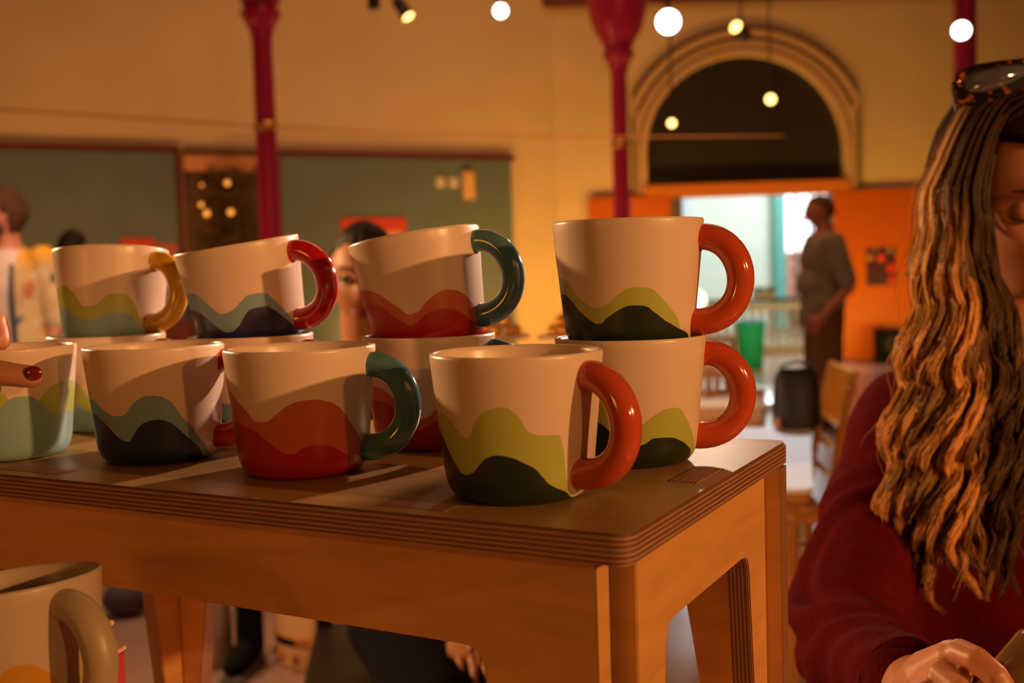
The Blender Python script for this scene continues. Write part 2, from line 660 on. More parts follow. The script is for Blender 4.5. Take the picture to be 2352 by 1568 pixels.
# balustrade
RY = 14.9
stone = mat('greenish_stone', (0.44, 0.46, 0.36), 0.7)
rl = thing('balustrade', 'greenish stone balustrade with dark handrail beyond the doorway', 'railing', (0, RY, 0))
x0, x1 = (1560 - 1176) / FPX * RY, (1960 - 1176) / FPX * RY
rz = CZ - (685 - 592) / FPX * RY
G().box(((x0 + x1) / 2, 0, rz), (x1 - x0, 0.14, 0.05), None, 0.012).build('handrail', mat('dark_wood', (0.025, 0.015, 0.010), 0.6), rl)
G().box(((x0 + x1) / 2, 0, rz - 0.09), (x1 - x0, 0.10, 0.10), None, 0.01).build('top_rail', stone, rl)
G().box(((x0 + x1) / 2, 0, 0.06), (x1 - x0, 0.12, 0.12), None, 0.01).build('base_rail', stone, rl)
bal = G().lathe([(0.030, 0.10), (0.030, 0.15), (0.018, 0.17), (0.040, 0.27), (0.018, 0.42), (0.030, 0.45), (0.030, rz - 0.13)], 10)
bme = bal.mesh('baluster')
nb = 20
for i in range(nb):
    b = obj('baluster', bme if i == 0 else bme, None, rl)
    if i == 0:
        bme.materials.append(stone)
    b.location = (x0 + (i + 0.5) * (x1 - x0) / nb, 0, 0)
pot = thing('potted_plant', 'small grey green plant in a trough on the handrail', 'plant', ((1758 - 1176) / FPX * RY, RY, rz + 0.025))
G().box((0, 0, 0.035), (0.30, 0.10, 0.07), None, 0.01).build('trough', mat('zinc', (0.35, 0.36, 0.32), 0.5), pot)
g = G()
rr = random.Random(3)
for i in range(60):
    p = Vector((rr.uniform(-.14, .14), rr.uniform(-.04, .04), 0.06))
    q = p + Vector((rr.uniform(-.05, .05), rr.uniform(-.03, .03), rr.uniform(.05, .12)))
    g.tube([p, (p + q) / 2 + Vector((0.006, 0, 0)), q], [0.004, 0.014, 0.002], 4)
tag(g.build('foliage', mat('grey_green_leaf', (0.16, 0.17, 0.09), 0.6), pot), kind='stuff')

# green bin in the doorway
bx = at(1724, 778, 12.9)
gb = thing('waste_bin', 'green waste bin standing in the bright doorway', 'bin', (bx.x, bx.y, 0))
gm = mat('green_plastic', (0.001, 0.16, 0.19), 0.8, spec=.15)
g = G()
g.rings([((0, 0, z), (a, 0, 0), (0, a * .9, 0)) for z, a in ((0.0, .135), (.02, .14), (.48, .17), (.50, .185), (.53, .185), (.53, .16), (.1, .13))], 20)
g.build('bin_body', gm, gb)
G().lathe([(0.18, 0.535), (0.18, 0.55), (0.10, 0.58), (0.001, 0.585)], 20).build('lid', gm, gb)

# columns
def column(name, label, px, D, scale=1.0):
    x = at(px, 300, D)
    t = thing(name, None, None, (x.x, x.y, 0))
    struct(t, label)
    k = scale
    G().lathe([(.17 * k, 0), (.17 * k, .12), (.14 * k, .16), (.125 * k, .3), (.125 * k, 1.0), (.10 * k, 1.06), (.112 * k, 1.1), (.098 * k, 1.16),
               (.095 * k, 2.0), (.088 * k, 3.36)], 24).build('shaft', red_iron, t)
    G().lathe([(.088 * k, 3.34), (.10 * k, 3.40), (.125 * k, 3.47), (.135 * k, 3.48), (.175 * k, 3.56), (.178 * k, 3.585), (.145 * k, 3.60), (.150 * k, 3.63),
               (.185 * k, 3.70), (.24 * k, 3.78), (.29 * k, 3.9), (.33 * k, 4.1), (.36 * k, 4.25), (.36 * k, 4.4)], 24).build('capital', red_iron, t)
    G().lathe([(.094 * k, 2.55), (.104 * k, 2.57), (.104 * k, 2.61), (.094 * k, 2.63)], 24).build('collar', mat('brass', (0.75, 0.42, 0.14), 0.3, 1.0), t)
    G().lathe([(.098 * k, 4.4), (.098 * k, 5.6)], 16).build('upper_shaft', red_iron, t)
    return t


column('column_3', 'dark red iron column between the two green boards', 611, 9.6)
column('column_4', 'red iron column in front of the left orange door leaf', 1424, 11.9)
column('column_5', 'red iron column above the woman with sunglasses', 2217, 9.0, 1.0)

# green boards with maroon frames
def board(label, t0, t1, z1):
    b = thing('display_board', label, 'board')
    c = (t0 + t1) / 2
    wd = abs(t1 - t0)
    z0 = 0.25
    G().box(gw(c, (z0 + z1) / 2, 0.05), (wd, 0.04, z1 - z0), GR, 0.004).build('panel', green_board, b)
    f = 0.055
    G().box(gw(c, z1 + f / 2, 0.05), (wd + 2 * f, 0.08, f), GR, 0.006).build('top_rail', maroon, b)
    G().box(gw(c, z0 - f / 2, 0.05), (wd + 2 * f, 0.08, f), GR, 0.006).build('bottom_rail', maroon, b)
    for t in (t0 - f / 2, t1 + f / 2):
        if t > 0.8:
            G().box(gw(t, (z0 + z1) / 2, 0.05), (f, 0.08, z1 - z0), GR, 0.006).build('stile', maroon, b)
    for t in (t0 + 0.1, t1 - 0.1):
        G().box(gw(t, 0.1, 0.05), (0.06, 0.06, 0.2), GR, 0.006).build('foot', maroon, b)
    return b


board('large green display board at far left behind the bearded man', 4.62, 6.9, 2.585)
board('green display board with two white sockets, right of the dark red column', 0.68, 3.52, 2.575)


def wall_at(px, py, off=0.09):
    """point where the sight line meets the angled wall"""
    d = ray(px, py)
    k = ((gp0 + gn * off - CP).dot(gn)) / d.dot(gn)
    return CP + d * k


def plate(name, label, cat, px, py, wpx, hpx, m, th=0.02, group=None, off=0.08):
    p = wall_at(px, py, off)
    D = (p - CP).dot(FW)
    t = thing(name, label, cat, p, 0, group)
    return t, wpx / FPX * D, hpx / FPX * D


t, a, b = plate('wall_socket', 'white square socket, left one of the pair on green board', 'socket', 1012, 418, 20, 22, None)
for nm, px in (('left', 1013), ('right', 1042)):
    if nm == 'right':
        t, a, b = plate('wall_socket', 'white square socket, right one of the pair on green board', 'socket', 1042, 419, 20, 22, None)
    G().box((0, 0, 0), (a, 0.03, b), GR, 0.006).build('face_plate', mat('white_plastic', (0.85, 0.78, 0.70), 0.35), t)
    for s in (-1, 1):
        G().box(GR @ Vector((s * 0.02, -0.018, 0.0)), (0.012, 0.006, 0.03), GR).build('slot', wb, t)
t, a, b = plate('thermostat_box', 'tan upright box beside the sockets on green board', 'box', 1076, 425, 28, 64, None, off=.105)
G().box((0, 0, 0), (a, 0.06, b), GR, 0.008).build('housing', mat('tan_plastic', (0.78, 0.50, 0.26), 0.5), t)
G().box(GR @ Vector((0, -0.034, b * 0.25)), (a * .6, 0.01, b * .25), GR, 0.002).build('cover', mat('tan_plastic', (0.78, 0.50, 0.26), 0.5), t)
redp = mat('red_paper', (0.62, 0.06, 0.035), 0.6)
pinkp = mat('pink_paper', (0.50, 0.13, 0.12), 0.6)
t, a, b = plate('poster', 'wide red poster on green board behind the seated head', 'poster', 860, 550, 160, 100, None)
G().box((0, 0, 0), (a, 0.012, b), GR, 0.003).build('sheet', redp, t)
G().box(GR @ Vector((0, -0.009, b * -.1)), (a * .82, 0.006, b * .62), GR, 0.002).build('print', mat('salmon_print', (0.70, 0.30, 0.17), 0.6), t)
t, a, b = plate('poster', 'small red poster on far left board above yellow handled mug', 'poster', 318, 585, 76, 76, None)
G().box((0, 0, 0), (a, 0.012, b), GR, 0.003).build('sheet', redp, t)
t, a, b = plate('poster', 'dull pink poster right of small red poster on board', 'poster', 386, 600, 44, 84, None)
G().box((0, 0, 0), (a, 0.012, b), GR, 0.003).build('sheet', pinkp, t)

# niche with dark greenery between the boards
nt_ = thing('decorated_tree', 'tall dark greenery hung with warm lights between the green boards', 'plant', gw(4.06, 0, 0.25))
g = G()
rr = random.Random(11)
for i in range(900):
    a = rr.uniform(0, 2 * pi)
    z = rr.uniform(0.75, 2.42)
    rad = 0.33 * sqrt(rr.random())
    p = Vector((cos(a) * rad, sin(a) * rad * 0.45, z))
    d = Vector((rr.uniform(-1, 1), rr.uniform(-1, 1), rr.uniform(-1, .6))).normalized() * rr.uniform(.05, .10)
    g.tube([p, p + d * .5 + Vector((0, 0, .01)), p + d], [.004, .022, .002], 4, flat=0.25)
tag(g.build('foliage', mat('olive_leaf', (0.12, 0.085, 0.03), 0.55, noise_amt=0.5, noise_scale=3), nt_), kind='stuff')
G().tube([(0, 0, 0.45), (0, 0, 2.3)], 0.03, 8).build('trunk', mat('bark', (0.10, 0.06, 0.03), 0.8), nt_)
G().lathe([(.14, 0), (.18, .05), (.2, .45), (.17, .45), (.16, .40)], 20).build('pot', mat('dark_pot', (0.05, 0.035, 0.03), 0.5), nt_)
o = G().box(gw(4.07, 1.3, 0.03), (0.92, 0.05, 2.25), GR, 0.004).build('wall_niche', mat('niche_brown', (0.10, 0.050, 0.022), .7, noise_amt=.5, noise_scale=7), None)
struct(o, 'dark brown back of the niche between the green boards')
bulb_m = mat('warm_bulb', (1, .6, .2), 0.4, emit=(1.0, 0.36, 0.05), emit_s=1.1)
for (px, py, rpx) in ((522, 420, 11), (475, 490, 12), (462, 470, 9), (530, 487, 12), (463, 425, 6)):
    p = wall_at(px, py, 0.42)
    D = (p - CP).dot(FW)
    G().ball(p - nt_.location, rpx / FPX * D * .62, 10).build('light_bulb', bulb_m, nt_)
o = G().box(gw(4.07, 2.48, 0.04), (0.92, 0.07, 0.17), GR, 0.01).build('trim_4', mat('peach_paint', (0.72, 0.34, 0.16), 0.6), None)
struct(o, 'peach header above the niche of dark greenery')
o = G().box(gw(4.07, 2.59, 0.04), (0.92, 0.09, 0.05), GR, 0.008).build('trim_5', arch_line, None)
struct(o, 'dark brown bead over the niche')

# purple poster and black box on the right door leaf
p = at(2022, 612, AY - 0.11)
t = thing('poster', 'purple poster with red and yellow flowers on right orange door', 'poster', (p.x, AY - 0.106, p.z))
a, b = 66 / FPX * AY, 86 / FPX * AY
G().box((0, 0, 0), (a, 0.012, b), None, 0.003).build('sheet', mat('purple_print', (0.055, 0.012, 0.05), 0.5), t)
for (u, v, r, c) in ((.0, .22, .05, (0.75, .06, .05)), (.33, -.05, .055, (0.7, .03, .02)), (.36, -.38, .05, (.6, .03, .03)), (-.38, .24, .04, (.5, .28, .02)), (.3, .42, .035, (.3, .25, .25)), (-.2, .44, .03, (.25, .12, .2))):
    G().lathe([(r, 0), (r, .004), (r * .8, .006)], 12, (u * a, -0.006, v * b), Matrix.Rotation(pi / 2, 3, 'X')).build('printed_flower', mat('print_%d' % int(r * 1000 + c[0] * 1000), c, 0.5), t)
p = at(2042, 812, AY - 0.4)
t = thing('speaker_box', 'small black box standing before the right orange door', 'speaker', (p.x, p.y, 0))
blk = mat('matt_black', (0.006, 0.006, 0.006), 0.9, spec=.1)
G().box((0, 0, .20), (.28, .26, .40), None, .012).build('cabinet', blk, t)
G().lathe([(.09, 0), (.09, .01), (.05, .0), (.001, -.004)], 16, (0, -.13, .22), Matrix.Rotation(pi / 2, 3, 'X')).build('cone', mat('cone_grey', (.03, .03, .03), .7), t)

# thin cable slung across the hall
pts = [at(x, y, 8.6) for x, y in ((-250, 232), (60, 255), (330, 272), (610, 290), (920, 303), (1180, 310), (1440, 315), (1600, 314), (1800, 312))]
tag(G().tube(pts, 0.008, 6).build('slung_cable', mat('copper_cable', (0.80, 0.42, 0.16), 0.35, 0.6), None), 'thin copper coloured cable slung across the hall wall', 'cable')

# spot lamps
def spotlight(label, px, py, D, rpx, emit, col, tiltx=0.0, tiltz=0.0, squash=1.0):
    p = at(px, py, D)
    t = thing('spotlight', label, 'lamp', p)
    r = rpx / FPX * D
    d = (CP - p).normalized()
    R = d.to_track_quat('Z', 'Y').to_matrix() @ Matrix.Rotation(tiltx, 3, 'X') @ Matrix.Rotation(tiltz, 3, 'Y')
    hm = mat('lamp_black', (0.02, 0.016, 0.018), 0.4)
    G().lathe([(r * .8, -r * 4), (r * 1.05, -r * 3.6), (r * 1.1, .01), (r * 1.02, .01), (r * 1.0, -.012)], 24, (0, 0, 0), R).build('housing', hm, t)
    G().lathe([(r * 1.0, -.012), (r * .98, -.004), (r * .5, .002), (.0005, .004)], 24, (0, 0, 0), R).build('lens', mat('lens_%s' % ('w' if col[2] > .8 else 'y'), (1, 1, 1), .3, emit=col, emit_s=emit), t)
    c = R @ Vector((0, 0, -r * 2))
    G().tube([c, c + Vector((0, .02, r * 2.6)), c + Vector((0, .02, 5.6 - p.z))], [r * .2, .012, .012], 8).build('stem', hm, t)
    return t


WH = (1.0, 0.95, 0.90)
YL = (1.0, 0.62, 0.16)
spotlight('white spotlight, centre one at the top of the wall', 1150, 25, 9.0, 15, 9, WH)
spotlight('largest white spotlight, over the left end of the arch', 1535, 50, 6.2, 26, 9, WH)
spotlight('white spotlight above the woman with the sunglasses', 2208, 70, 7.5, 19, 9, WH)
spotlight('small tilted yellow spotlight left of centre near the top', 938, 38, 10.5, 14, 5, YL, .9, .5)
spotlight('small yellow spotlight right beside the largest white spotlight', 1690, 62, 11.0, 14, 5, YL, -.5, -.45)
spotlight('round yellow lamp imitating a reflection in the dark fanlight', 1770, 228, 12.4, 11, 1.1, (0.95, .75, .08))  # lamp added in place of a lamp's reflection in the glass
spotlight('faint orange lamp imitating a reflection at left of the dark fanlight', 1543, 283, 12.6, 9, .8, (0.95, .45, .16))  # likewise added for a reflected orange lamp
p = at(857, -30, 8.0)
t = thing('spotlight', 'unlit black cylinder lamp hanging at the top edge', 'lamp', p)
G().lathe([(.035, -.16), (.045, -.155), (.045, .16), (.03, .2)], 20).build('housing', mat('lamp_black', (0.02, .016, .018), .4), t)
G().tube([(0, 0, .2), (0, 0, 5.6 - p.z)], .01, 8).build('stem', mat('lamp_black', (0.02, .016, .018), .4), t)
# ================================================================== DISPLAY STOOL AND MUGS
TZ = 1.165
ply = ply_edge()
bir = birch()
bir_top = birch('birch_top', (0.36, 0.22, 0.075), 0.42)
SC = Vector((0.0507, 0.4905, TZ))           # front right corner of the stool's top
SA = radians(-28.8)
SX = Vector((cos(SA), sin(SA), 0))
SY = Vector((-sin(SA), cos(SA), 0))
SL, SD = 0.588, 0.285
BASE_Z = 0.865

st = thing('plywood_stool', 'birch plywood display stool carrying the patterned mugs', 'stool', (SC.x, SC.y, BASE_Z + .0006), SA)
HS = TZ - BASE_Z - .0006


def rounded(pts, r, n=5):
    """round every corner of a closed outline; r may be a list"""
    out = []
    N = len(pts)
    for i in range(N):
        rr_ = r[i] if hasattr(r, '__len__') else r
        p = Vector(pts[i]).to_2d()
        a = Vector(pts[i - 1]).to_2d()
        b = Vector(pts[(i + 1) % N]).to_2d()
        if rr_ <= 0:
            out.append(tuple(p))
            continue
        da = (a - p).normalized()
        db = (b - p).normalized()
        ang = da.angle(db)
        t = rr_ / math.tan(ang / 2)
        p0 = p + da * t
        p1 = p + db * t
        for k in range(n + 1):
            u = k / n
            q = p0 * (1 - u) ** 2 + p * 2 * u * (1 - u) + p1 * u * u
            out.append(tuple(q))
    return out


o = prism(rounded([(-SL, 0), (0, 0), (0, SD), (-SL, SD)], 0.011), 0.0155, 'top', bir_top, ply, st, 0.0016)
o.location = (0, 0, HS - 0.00775)


def leg_panel(name, x0, x1, wtop, zc, bot, parent=None):
    """sheet with an inverted U cut out, outline in (x, z)"""
    k = 0.16 if wtop > .05 else 0.10
    zb = -HS + 0.0
    i0, i1 = x0 + wtop, x1 - wtop
    h = (zb - zc)
    pts = [(x0, -0.0157), (x0, zb), (i0 + k * h, zb), (i0, zc), (i1, zc), (i1 - k * h, zb), (x1, zb), (x1, -0.0157)]
    return rounded(pts, [0, 0, 0, 0.014, 0.014, 0, 0, 0], 6)


def place_panel(o, loc, rot):
    o.location = loc
    o.rotation_euler = rot


o = prism(leg_panel('front', -SL + .0226, -.0226, .066, -.0685, 0), 0.015, 'front_panel', bir, ply, st)
place_panel(o, (0, .0195, HS), (pi / 2, 0, 0))
for q in o.data.polygons:
    if q.center.x > -.0236 and abs(q.center.z) < .0069:
        q.material_index = 0
o = prism(leg_panel('back', -SL, 0.0, .076, -.0685, 0), 0.015, 'back_panel', bir, ply, st)
place_panel(o, (0, .2695, HS), (pi / 2, 0, 0))
for xx in (-.0185, -SL + .0185):
    o = prism(leg_panel('side', .034, .2615, .040, -.0650, 0), 0.015, 'side_panel', bir, ply, st)
    place_panel(o, (xx, 0, HS), (pi / 2, 0, pi / 2))
    for q in o.data.polygons:
        if q.center.x < .0355:
            q.material_index = 0
# tenons of the panels showing on the top
for (x0, x1, y0, y1, ax_) in ((-.0265, -.0105, .124, .168, 1), (-SL + .0105, -SL + .0265, .124, .168, 1), (-.150, -.108, .012, .027, 0), (-.46, -.40, .012, .027, 0)):
    if ax_:
        o = prism([(-(y1 - y0) / 2, -.006), ((y1 - y0) / 2, -.006), ((y1 - y0) / 2, .0065), (-(y1 - y0) / 2, .0065)], x1 - x0, 'tenon', ply, ply, st, 0)
        o.rotation_euler = (pi / 2, 0, pi / 2)
    else:
        o = prism([(-(x1 - x0) / 2, -.006), ((x1 - x0) / 2, -.006), ((x1 - x0) / 2, .0063), (-(x1 - x0) / 2, .0063)], y1 - y0, 'tenon', ply, ply, st, 0)
        o.rotation_euler = (pi / 2, 0, 0)
    o.location = ((x0 + x1) / 2, (y0 + y1) / 2, HS - .006)
# dark joint lines round the right tenon
dk = mat('joint_dark', (0.035, 0.014, 0.006), 0.7)
g = G()
g.box((-.0185, .1685, HS - .0004), (.0185, .0010, .0016)).box((-.0270, .146, HS - .0004), (.0009, .045, .0016))
g.build('joint_line', dk, st, False)

counter = thing('shop_counter', 'wooden shop counter under the plywood stool', 'counter', (-0.25, 0.56, 0))
cw = mat('counter_wood', (0.46, 0.26, 0.11), 0.5, noise_amt=.2, noise_scale=6, stretch=(1, 8, 8))
G().box((0, 0, BASE_Z - .02), (1.02, 0.94, .04), None, .006).build('worktop', cw, counter)
G().box((0, 0, (BASE_Z - .04) / 2), (0.94, 0.86, BASE_Z - .04), None, .006).build('carcass', cw, counter)

CREAM = (0.80, 0.655, 0.52)
mug_cream = CREAM


def glaze(name, light, dark, cl, cd, rough=0.32, ground=None):
    """slip painted waves: two height curves over the angle round the mug (measured from the handle)"""
    m = bpy.data.materials.new(name)
    m.use_nodes = True
    nt = m.node_tree
    b = nt.nodes['Principled BSDF']
    b.inputs['Roughness'].default_value = rough
    b.inputs['Coat Weight'].default_value = 0.12
    b.inputs['Coat Roughness'].default_value = 0.25
    uv = nt.nodes.new('ShaderNodeUVMap')
    uv.uv_map = 'UVMap'
    sp = nt.nodes.new('ShaderNodeSeparateXYZ')
    nt.links.new(uv.outputs[0], sp.inputs[0])
    nz = nt.nodes.new('ShaderNodeTexNoise')
    nz.inputs['Scale'].default_value = 14
    nt.links.new(uv.outputs[0], nz.inputs['Vector'])
    wob = nt.nodes.new('ShaderNodeMath')
    wob.operation = 'MULTIPLY_ADD'
    nt.links.new(nz.outputs['Fac'], wob.inputs[0])
    wob.inputs[1].default_value = 0.012
    nt.links.new(sp.outputs['Y'], wob.inputs[2])

    def mask(pts):
        fc = nt.nodes.new('ShaderNodeFloatCurve')
        c = fc.mapping.curves[0]
        P = sorted(((a / 360 + 0.5), z / 79 + 0.006) for a, z in pts)
        z0 = (P[0][1] + P[-1][1]) / 2
        P = [(0.0, z0)] + [p for p in P if 0.004 < p[0] < 0.996] + [(1.0, z0)]
        c.points[0].location = P[0]
        c.points[1].location = P[-1]
        for p in P[1:-1]:
            c.points.new(p[0], p[1])
        for p in c.points:
            p.handle_type = 'AUTO_CLAMPED'
        fc.mapping.update()
        nt.links.new(sp.outputs['X'], fc.inputs['Value'])
        lt = nt.nodes.new('ShaderNodeMath')
        lt.operation = 'LESS_THAN'
        nt.links.new(wob.outputs[0], lt.inputs[0])
        nt.links.new(fc.outputs[0], lt.inputs[1])
        return lt.outputs[0]

    prev = None
    base = (*(ground or CREAM), 1)
    for pts, c in ((light, cl), (dark, cd)):
        if not pts:
            continue
        mx = nt.nodes.new('ShaderNodeMixRGB')
        nt.links.new(mask(pts), mx.inputs[0])
        if prev is None:
            mx.inputs[1].default_value = base
        else:
            nt.links.new(prev, mx.inputs[1])
        mx.inputs[2].default_value = (*c, 1)
        prev = mx.outputs[0]
    nt.links.new(prev, b.inputs['Base Color'])
    # raised, slightly matt edge of the slip
    bp = nt.nodes.new('ShaderNodeBump')
    bp.inputs['Strength'].default_value = 0.05
    n2 = nt.nodes.new('ShaderNodeTexNoise')
    n2.inputs['Scale'].default_value = 400
    tc = nt.nodes.new('ShaderNodeTexCoord')
    nt.links.new(tc.outputs['Object'], n2.inputs['Vector'])
    bp.inputs['Distance'].default_value = 0.0006
    nt.links.new(n2.outputs['Fac'], bp.inputs['Height'])
    nt.links.new(bp.outputs[0], b.inputs['Normal'])
    return m


BACK_L = [(40, 26), (62, 36), (85, 40), (108, 33), (130, 30), (150, 38)]
BACK_D = [(38, 13), (60, 24), (85, 27), (108, 20), (130, 17), (155, 27)]
P_G1 = ([(-135, 49.4), (-108, 46.6), (-98, 40.1), (-91, 37.2), (-84, 43.4), (-77, 50), (-69, 53), (-62, 53.6), (-56, 51.7), (-50, 46.8), (-46, 41.3), (-41, 39.1), (-32, 38.3), (-24, 37.8), (-21, 34.4), (-19, 27.7), (-17, 19.1), (-13, 10.3), (3, 2), (8, 4.8), (27, 15.8), (33, 24.4)] + BACK_L[1:],
        [(-137, 38.5), (-114, 28.9), (-104, 20.6), (-96, 17.1), (-90, 18.1), (-82, 22.8), (-75, 27), (-67, 28.5), (-60, 27.8), (-50, 24.8), (-41, 20.9), (-36, 16.7), (-28, 11.3), (-16, 7.2), (5, 1.4), (21, 3.9)] + BACK_D)
P_G3 = ([(-163, 44.3), (-136, 42.4), (-126, 35.2), (-112, 28.2), (-104, 26.2), (-95, 28.6), (-84, 34.9), (-73, 37.9), (-61, 37.2), (-53, 33.2), (-43, 26), (-33, 18.6), (-27, 11.3), (0, 3), (20, 10)] + BACK_L,
        [(-163, 32.7), (-146, 34), (-134, 31.1), (-122, 24.1), (-110, 18.1), (-104, 16.6), (-96, 20.1), (-85, 25), (-75, 27.3), (-65, 26.8), (-57, 23.4), (-46, 17.6), (-35, 13.7), (-16, 8.8), (5, 3)] + BACK_D)
P_G2 = ([(-150, 44), (-125, 48), (-114, 46.9), (-106, 37.9), (-96, 29), (-86, 27.6), (-78, 30.9), (-67, 35.5), (-58, 37.5), (-50, 36.9), (-40, 30.9), (-30, 21.7), (-10, 6.8), (5, 4)] + BACK_L,
        [(-150, 33), (-118, 29.4), (-107, 23.6), (-87, 15.4), (-81, 16.3), (-70, 19.8), (-57, 19.5), (-45, 16.4), (-28, 9.5), (-17, 2.6), (0, 2)] + BACK_D)
P_R1 = ([(-154, 56.2), (-138, 53.4), (-126, 48.4), (-115, 42.1), (-105, 37.1), (-99, 37.2), (-89, 41.9), (-79, 46.7), (-70, 49.2), (-60, 49.8), (-50, 48.4), (-41, 45.3), (-34, 40.2), (-26, 32.5), (-14, 23), (2, 9), (12, 8.9)] + BACK_L,
        [(-154, 33), (-127, 34.5), (-113, 32.1), (-101, 26.8), (-90, 21.3), (-82, 17.8), (-77, 17.7), (-69, 20.8), (-59, 22.2), (-49, 21.2), (-39, 17.7), (-32, 14.4), (-15, 7), (0, 2)] + BACK_D)
P_R3 = ([(-153, 46.4), (-124, 44.9), (-110, 40.7), (-99, 34), (-89, 27.5), (-82, 23.8), (-74, 24.8), (-67, 29.2), (-57, 33.8), (-47, 36.1), (-37, 35.2), (-26, 31.4), (-18, 25.8), (-4, 17.1), (9, 12.7)] + BACK_L,
        [(-153, 34.9), (-123, 35.3), (-111, 32.2), (-100, 25.2), (-90, 19), (-83, 16.2), (-76, 18.1), (-66, 22.3), (-56, 24.1), (-46, 23.4), (-35, 20.3), (-24, 15.4), (-14, 11.5), (7, 6.6)] + BACK_D)
P_B3 = ([(-146, 48.6), (-116, 48), (-106, 42.8), (-96, 35.2), (-86, 30.3), (-76, 32), (-65, 37.4), (-55, 40.9), (-44, 40.6), (-35, 35.4), (-26, 27.5), (-16, 18.9), (-7, 11.6), (10, 8)] + BACK_L,
        [(-146, 35.5), (-121, 34.4), (-105, 26.8), (-95, 19.8), (-84, 16), (-75, 18.4), (-65, 26.2), (-56, 30.5), (-45, 30.7), (-36, 27.3), (-27, 21), (-15, 13.1), (-4, 7), (10, 3)] + BACK_D)
P_B1 = ([(-139, 45.2), (-127, 41.2), (-117, 37.4), (-107, 35.3), (-100, 36.1), (-93, 41.7), (-86, 46.1), (-78, 48.1), (-70, 47.7), (-62, 45), (-56, 40), (-52, 35.1), (-41, 25.7), (-24, 11.5), (-5, 4)] + BACK_L,
        [(-142, 35.7), (-127, 32), (-116, 26.4), (-107, 20.5), (-99, 18.2), (-94, 21.3), (-87, 28), (-79, 31.5), (-71, 32.3), (-63, 30.6), (-54, 25.4), (-46, 19.2), (-34, 11.9), (-16, 1.8), (5, 1)] + BACK_D)
P_A3 = ([(-150, 43), (-120, 46.5), (-104, 47.1), (-95, 43.6), (-86, 34.9), (-78, 29.2), (-68, 29.5), (-58, 35.2), (-49, 38.6), (-39, 39.2), (-29, 35.2), (-23, 28.1), (-17, 18.6), (-8, 11.5), (10, 8)] + BACK_L,
        [(-136, 31.8), (-109, 28.9), (-94, 23.4), (-81, 18.7), (-69, 17.7), (-57, 21.6), (-45, 23.8), (-34, 22.6), (-24, 17.3), (-12, 9), (5, 4)] + BACK_D)
P_A1 = ([(-150, 40), (-120, 30), (-90, 40), (-40, 25), (0, 8), (40, 30), (80, 46), (95, 48.9), (100, 41.9), (106, 38.3), (117, 36.4), (127, 44.1), (133, 48.3), (142, 52.3), (152, 53.4), (169, 52.8)],
        [(-150, 30), (-120, 18), (-90, 28), (-40, 15), (0, 4), (40, 20), (75, 32), (94, 40.3), (100, 44.7), (106, 46.2), (115, 45.9), (123, 42.8), (131, 37.4), (137, 32.8), (144, 30.9), (157, 30.7), (174, 30.6)])
P_F = (None, [(-180, -5), (-90, -5), (-64, -5), (-56, 24), (-44, 38), (-30, 43), (-16, 38), (-4, 24), (4, -5), (60, -5), (180, -5)])

LIME, DKGREEN = (0.46, 0.53, 0.105), (0.018, 0.030, 0.014)
CORAL, RED = (0.60, 0.135, 0.062), (0.46, 0.014, 0.008)
AQUA, LTBLUE, NAVY = (0.27, 0.48, 0.48), (0.22, 0.40, 0.50), (0.020, 0.027, 0.085)


def handle_mat(name, c):
    return mat(name, c, 0.12, spec=0.6, coat=0.6, noise_amt=0.10, noise_scale=25)


H_YEL = handle_mat('yellow_glaze', (0.72, 0.38, 0.012))
H_RED = handle_mat('red_glaze', (0.50, 0.006, 0.006))
H_TEAL = handle_mat('teal_glaze', (0.085, 0.215, 0.26))
H_TERRA = handle_mat('terracotta_glaze', (0.58, 0.085, 0.028))
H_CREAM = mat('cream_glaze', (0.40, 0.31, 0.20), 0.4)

MH = 0.079
OUT = [(.0005, 0), (.0300, 0), (.0330, .0005), (.0360, .0022), (.0385, .0054), (.0400, .0095), (.0409, .014), (.0421, .026), (.0436, .041), (.0452, .056), (.0467, .071), (.04735, .0770)]
LIP = [(.0472, .0783), (.0466, .0790), (.0455, .0790), (.0446, .0783)]
INN = [(.0440, .0765), (.0430, .068), (.0412, .050), (.0392, .030), (.0372, .014), (.0345, .0085), (.0290, .0060), (.0005, .0055)]


def mug_mesh():
    n = 96
    prof = OUT + LIP + INN
    g = G().lathe(prof, n)
    me = g.mesh('mug_body')
    uvl = me.uv_layers.new(name='UVMap')
    nr = len(prof)
    for p in me.polygons:
        vi = list(p.vertices)
        ks = [v % n for v in vi]
        wrap = max(ks) - min(ks) > n / 2
        for li, v in zip(p.loop_indices, vi):
            j = v % n
            a = j / n * 360.0           # angle from the handle, 0..360
            if wrap and j < n / 2:
                a += 360.0
            u = a if a <= 180 else a - 360
            if not wrap and min(ks) >= n // 2 and a == 180:
                u = -180
            if wrap:
                u = a - 360
            row = v // n
            z = prof[row][1] / MH
            if row > len(OUT):
                z = 2.0
            uvl.data[li].uv = (u / 360 + 0.5, z)
    return me


def handle_mesh(extra=0.0):
    g = G()
    P, Q = [], []
    N = 30
    zt, zb = .0672, .0150
    zc, rz_ = (zt + zb) / 2, (zt - zb) / 2
    xin_t, xin_b = .0435, .0385
    P.append((xin_t, 0, zt - .0006))
    Q.append(.0088)
    for k in range(N + 1):
        a = pi / 2 - pi * k / N
        xb = .0455 * (1 - k / N) + .0425 * (k / N)
        P.append((xb + (.0695 - xb) * abs(cos(a)) ** 0.92, 0, zc + rz_ * sin(a)))
        Q.append(.0083 + .0002 * sin(3 * a))
    P.append((xin_b, 0, zb + .0004))
    Q.append(.0088)
    g.tube(P, Q, 20)
    return g.mesh('mug_handle')


HM = handle_mesh()


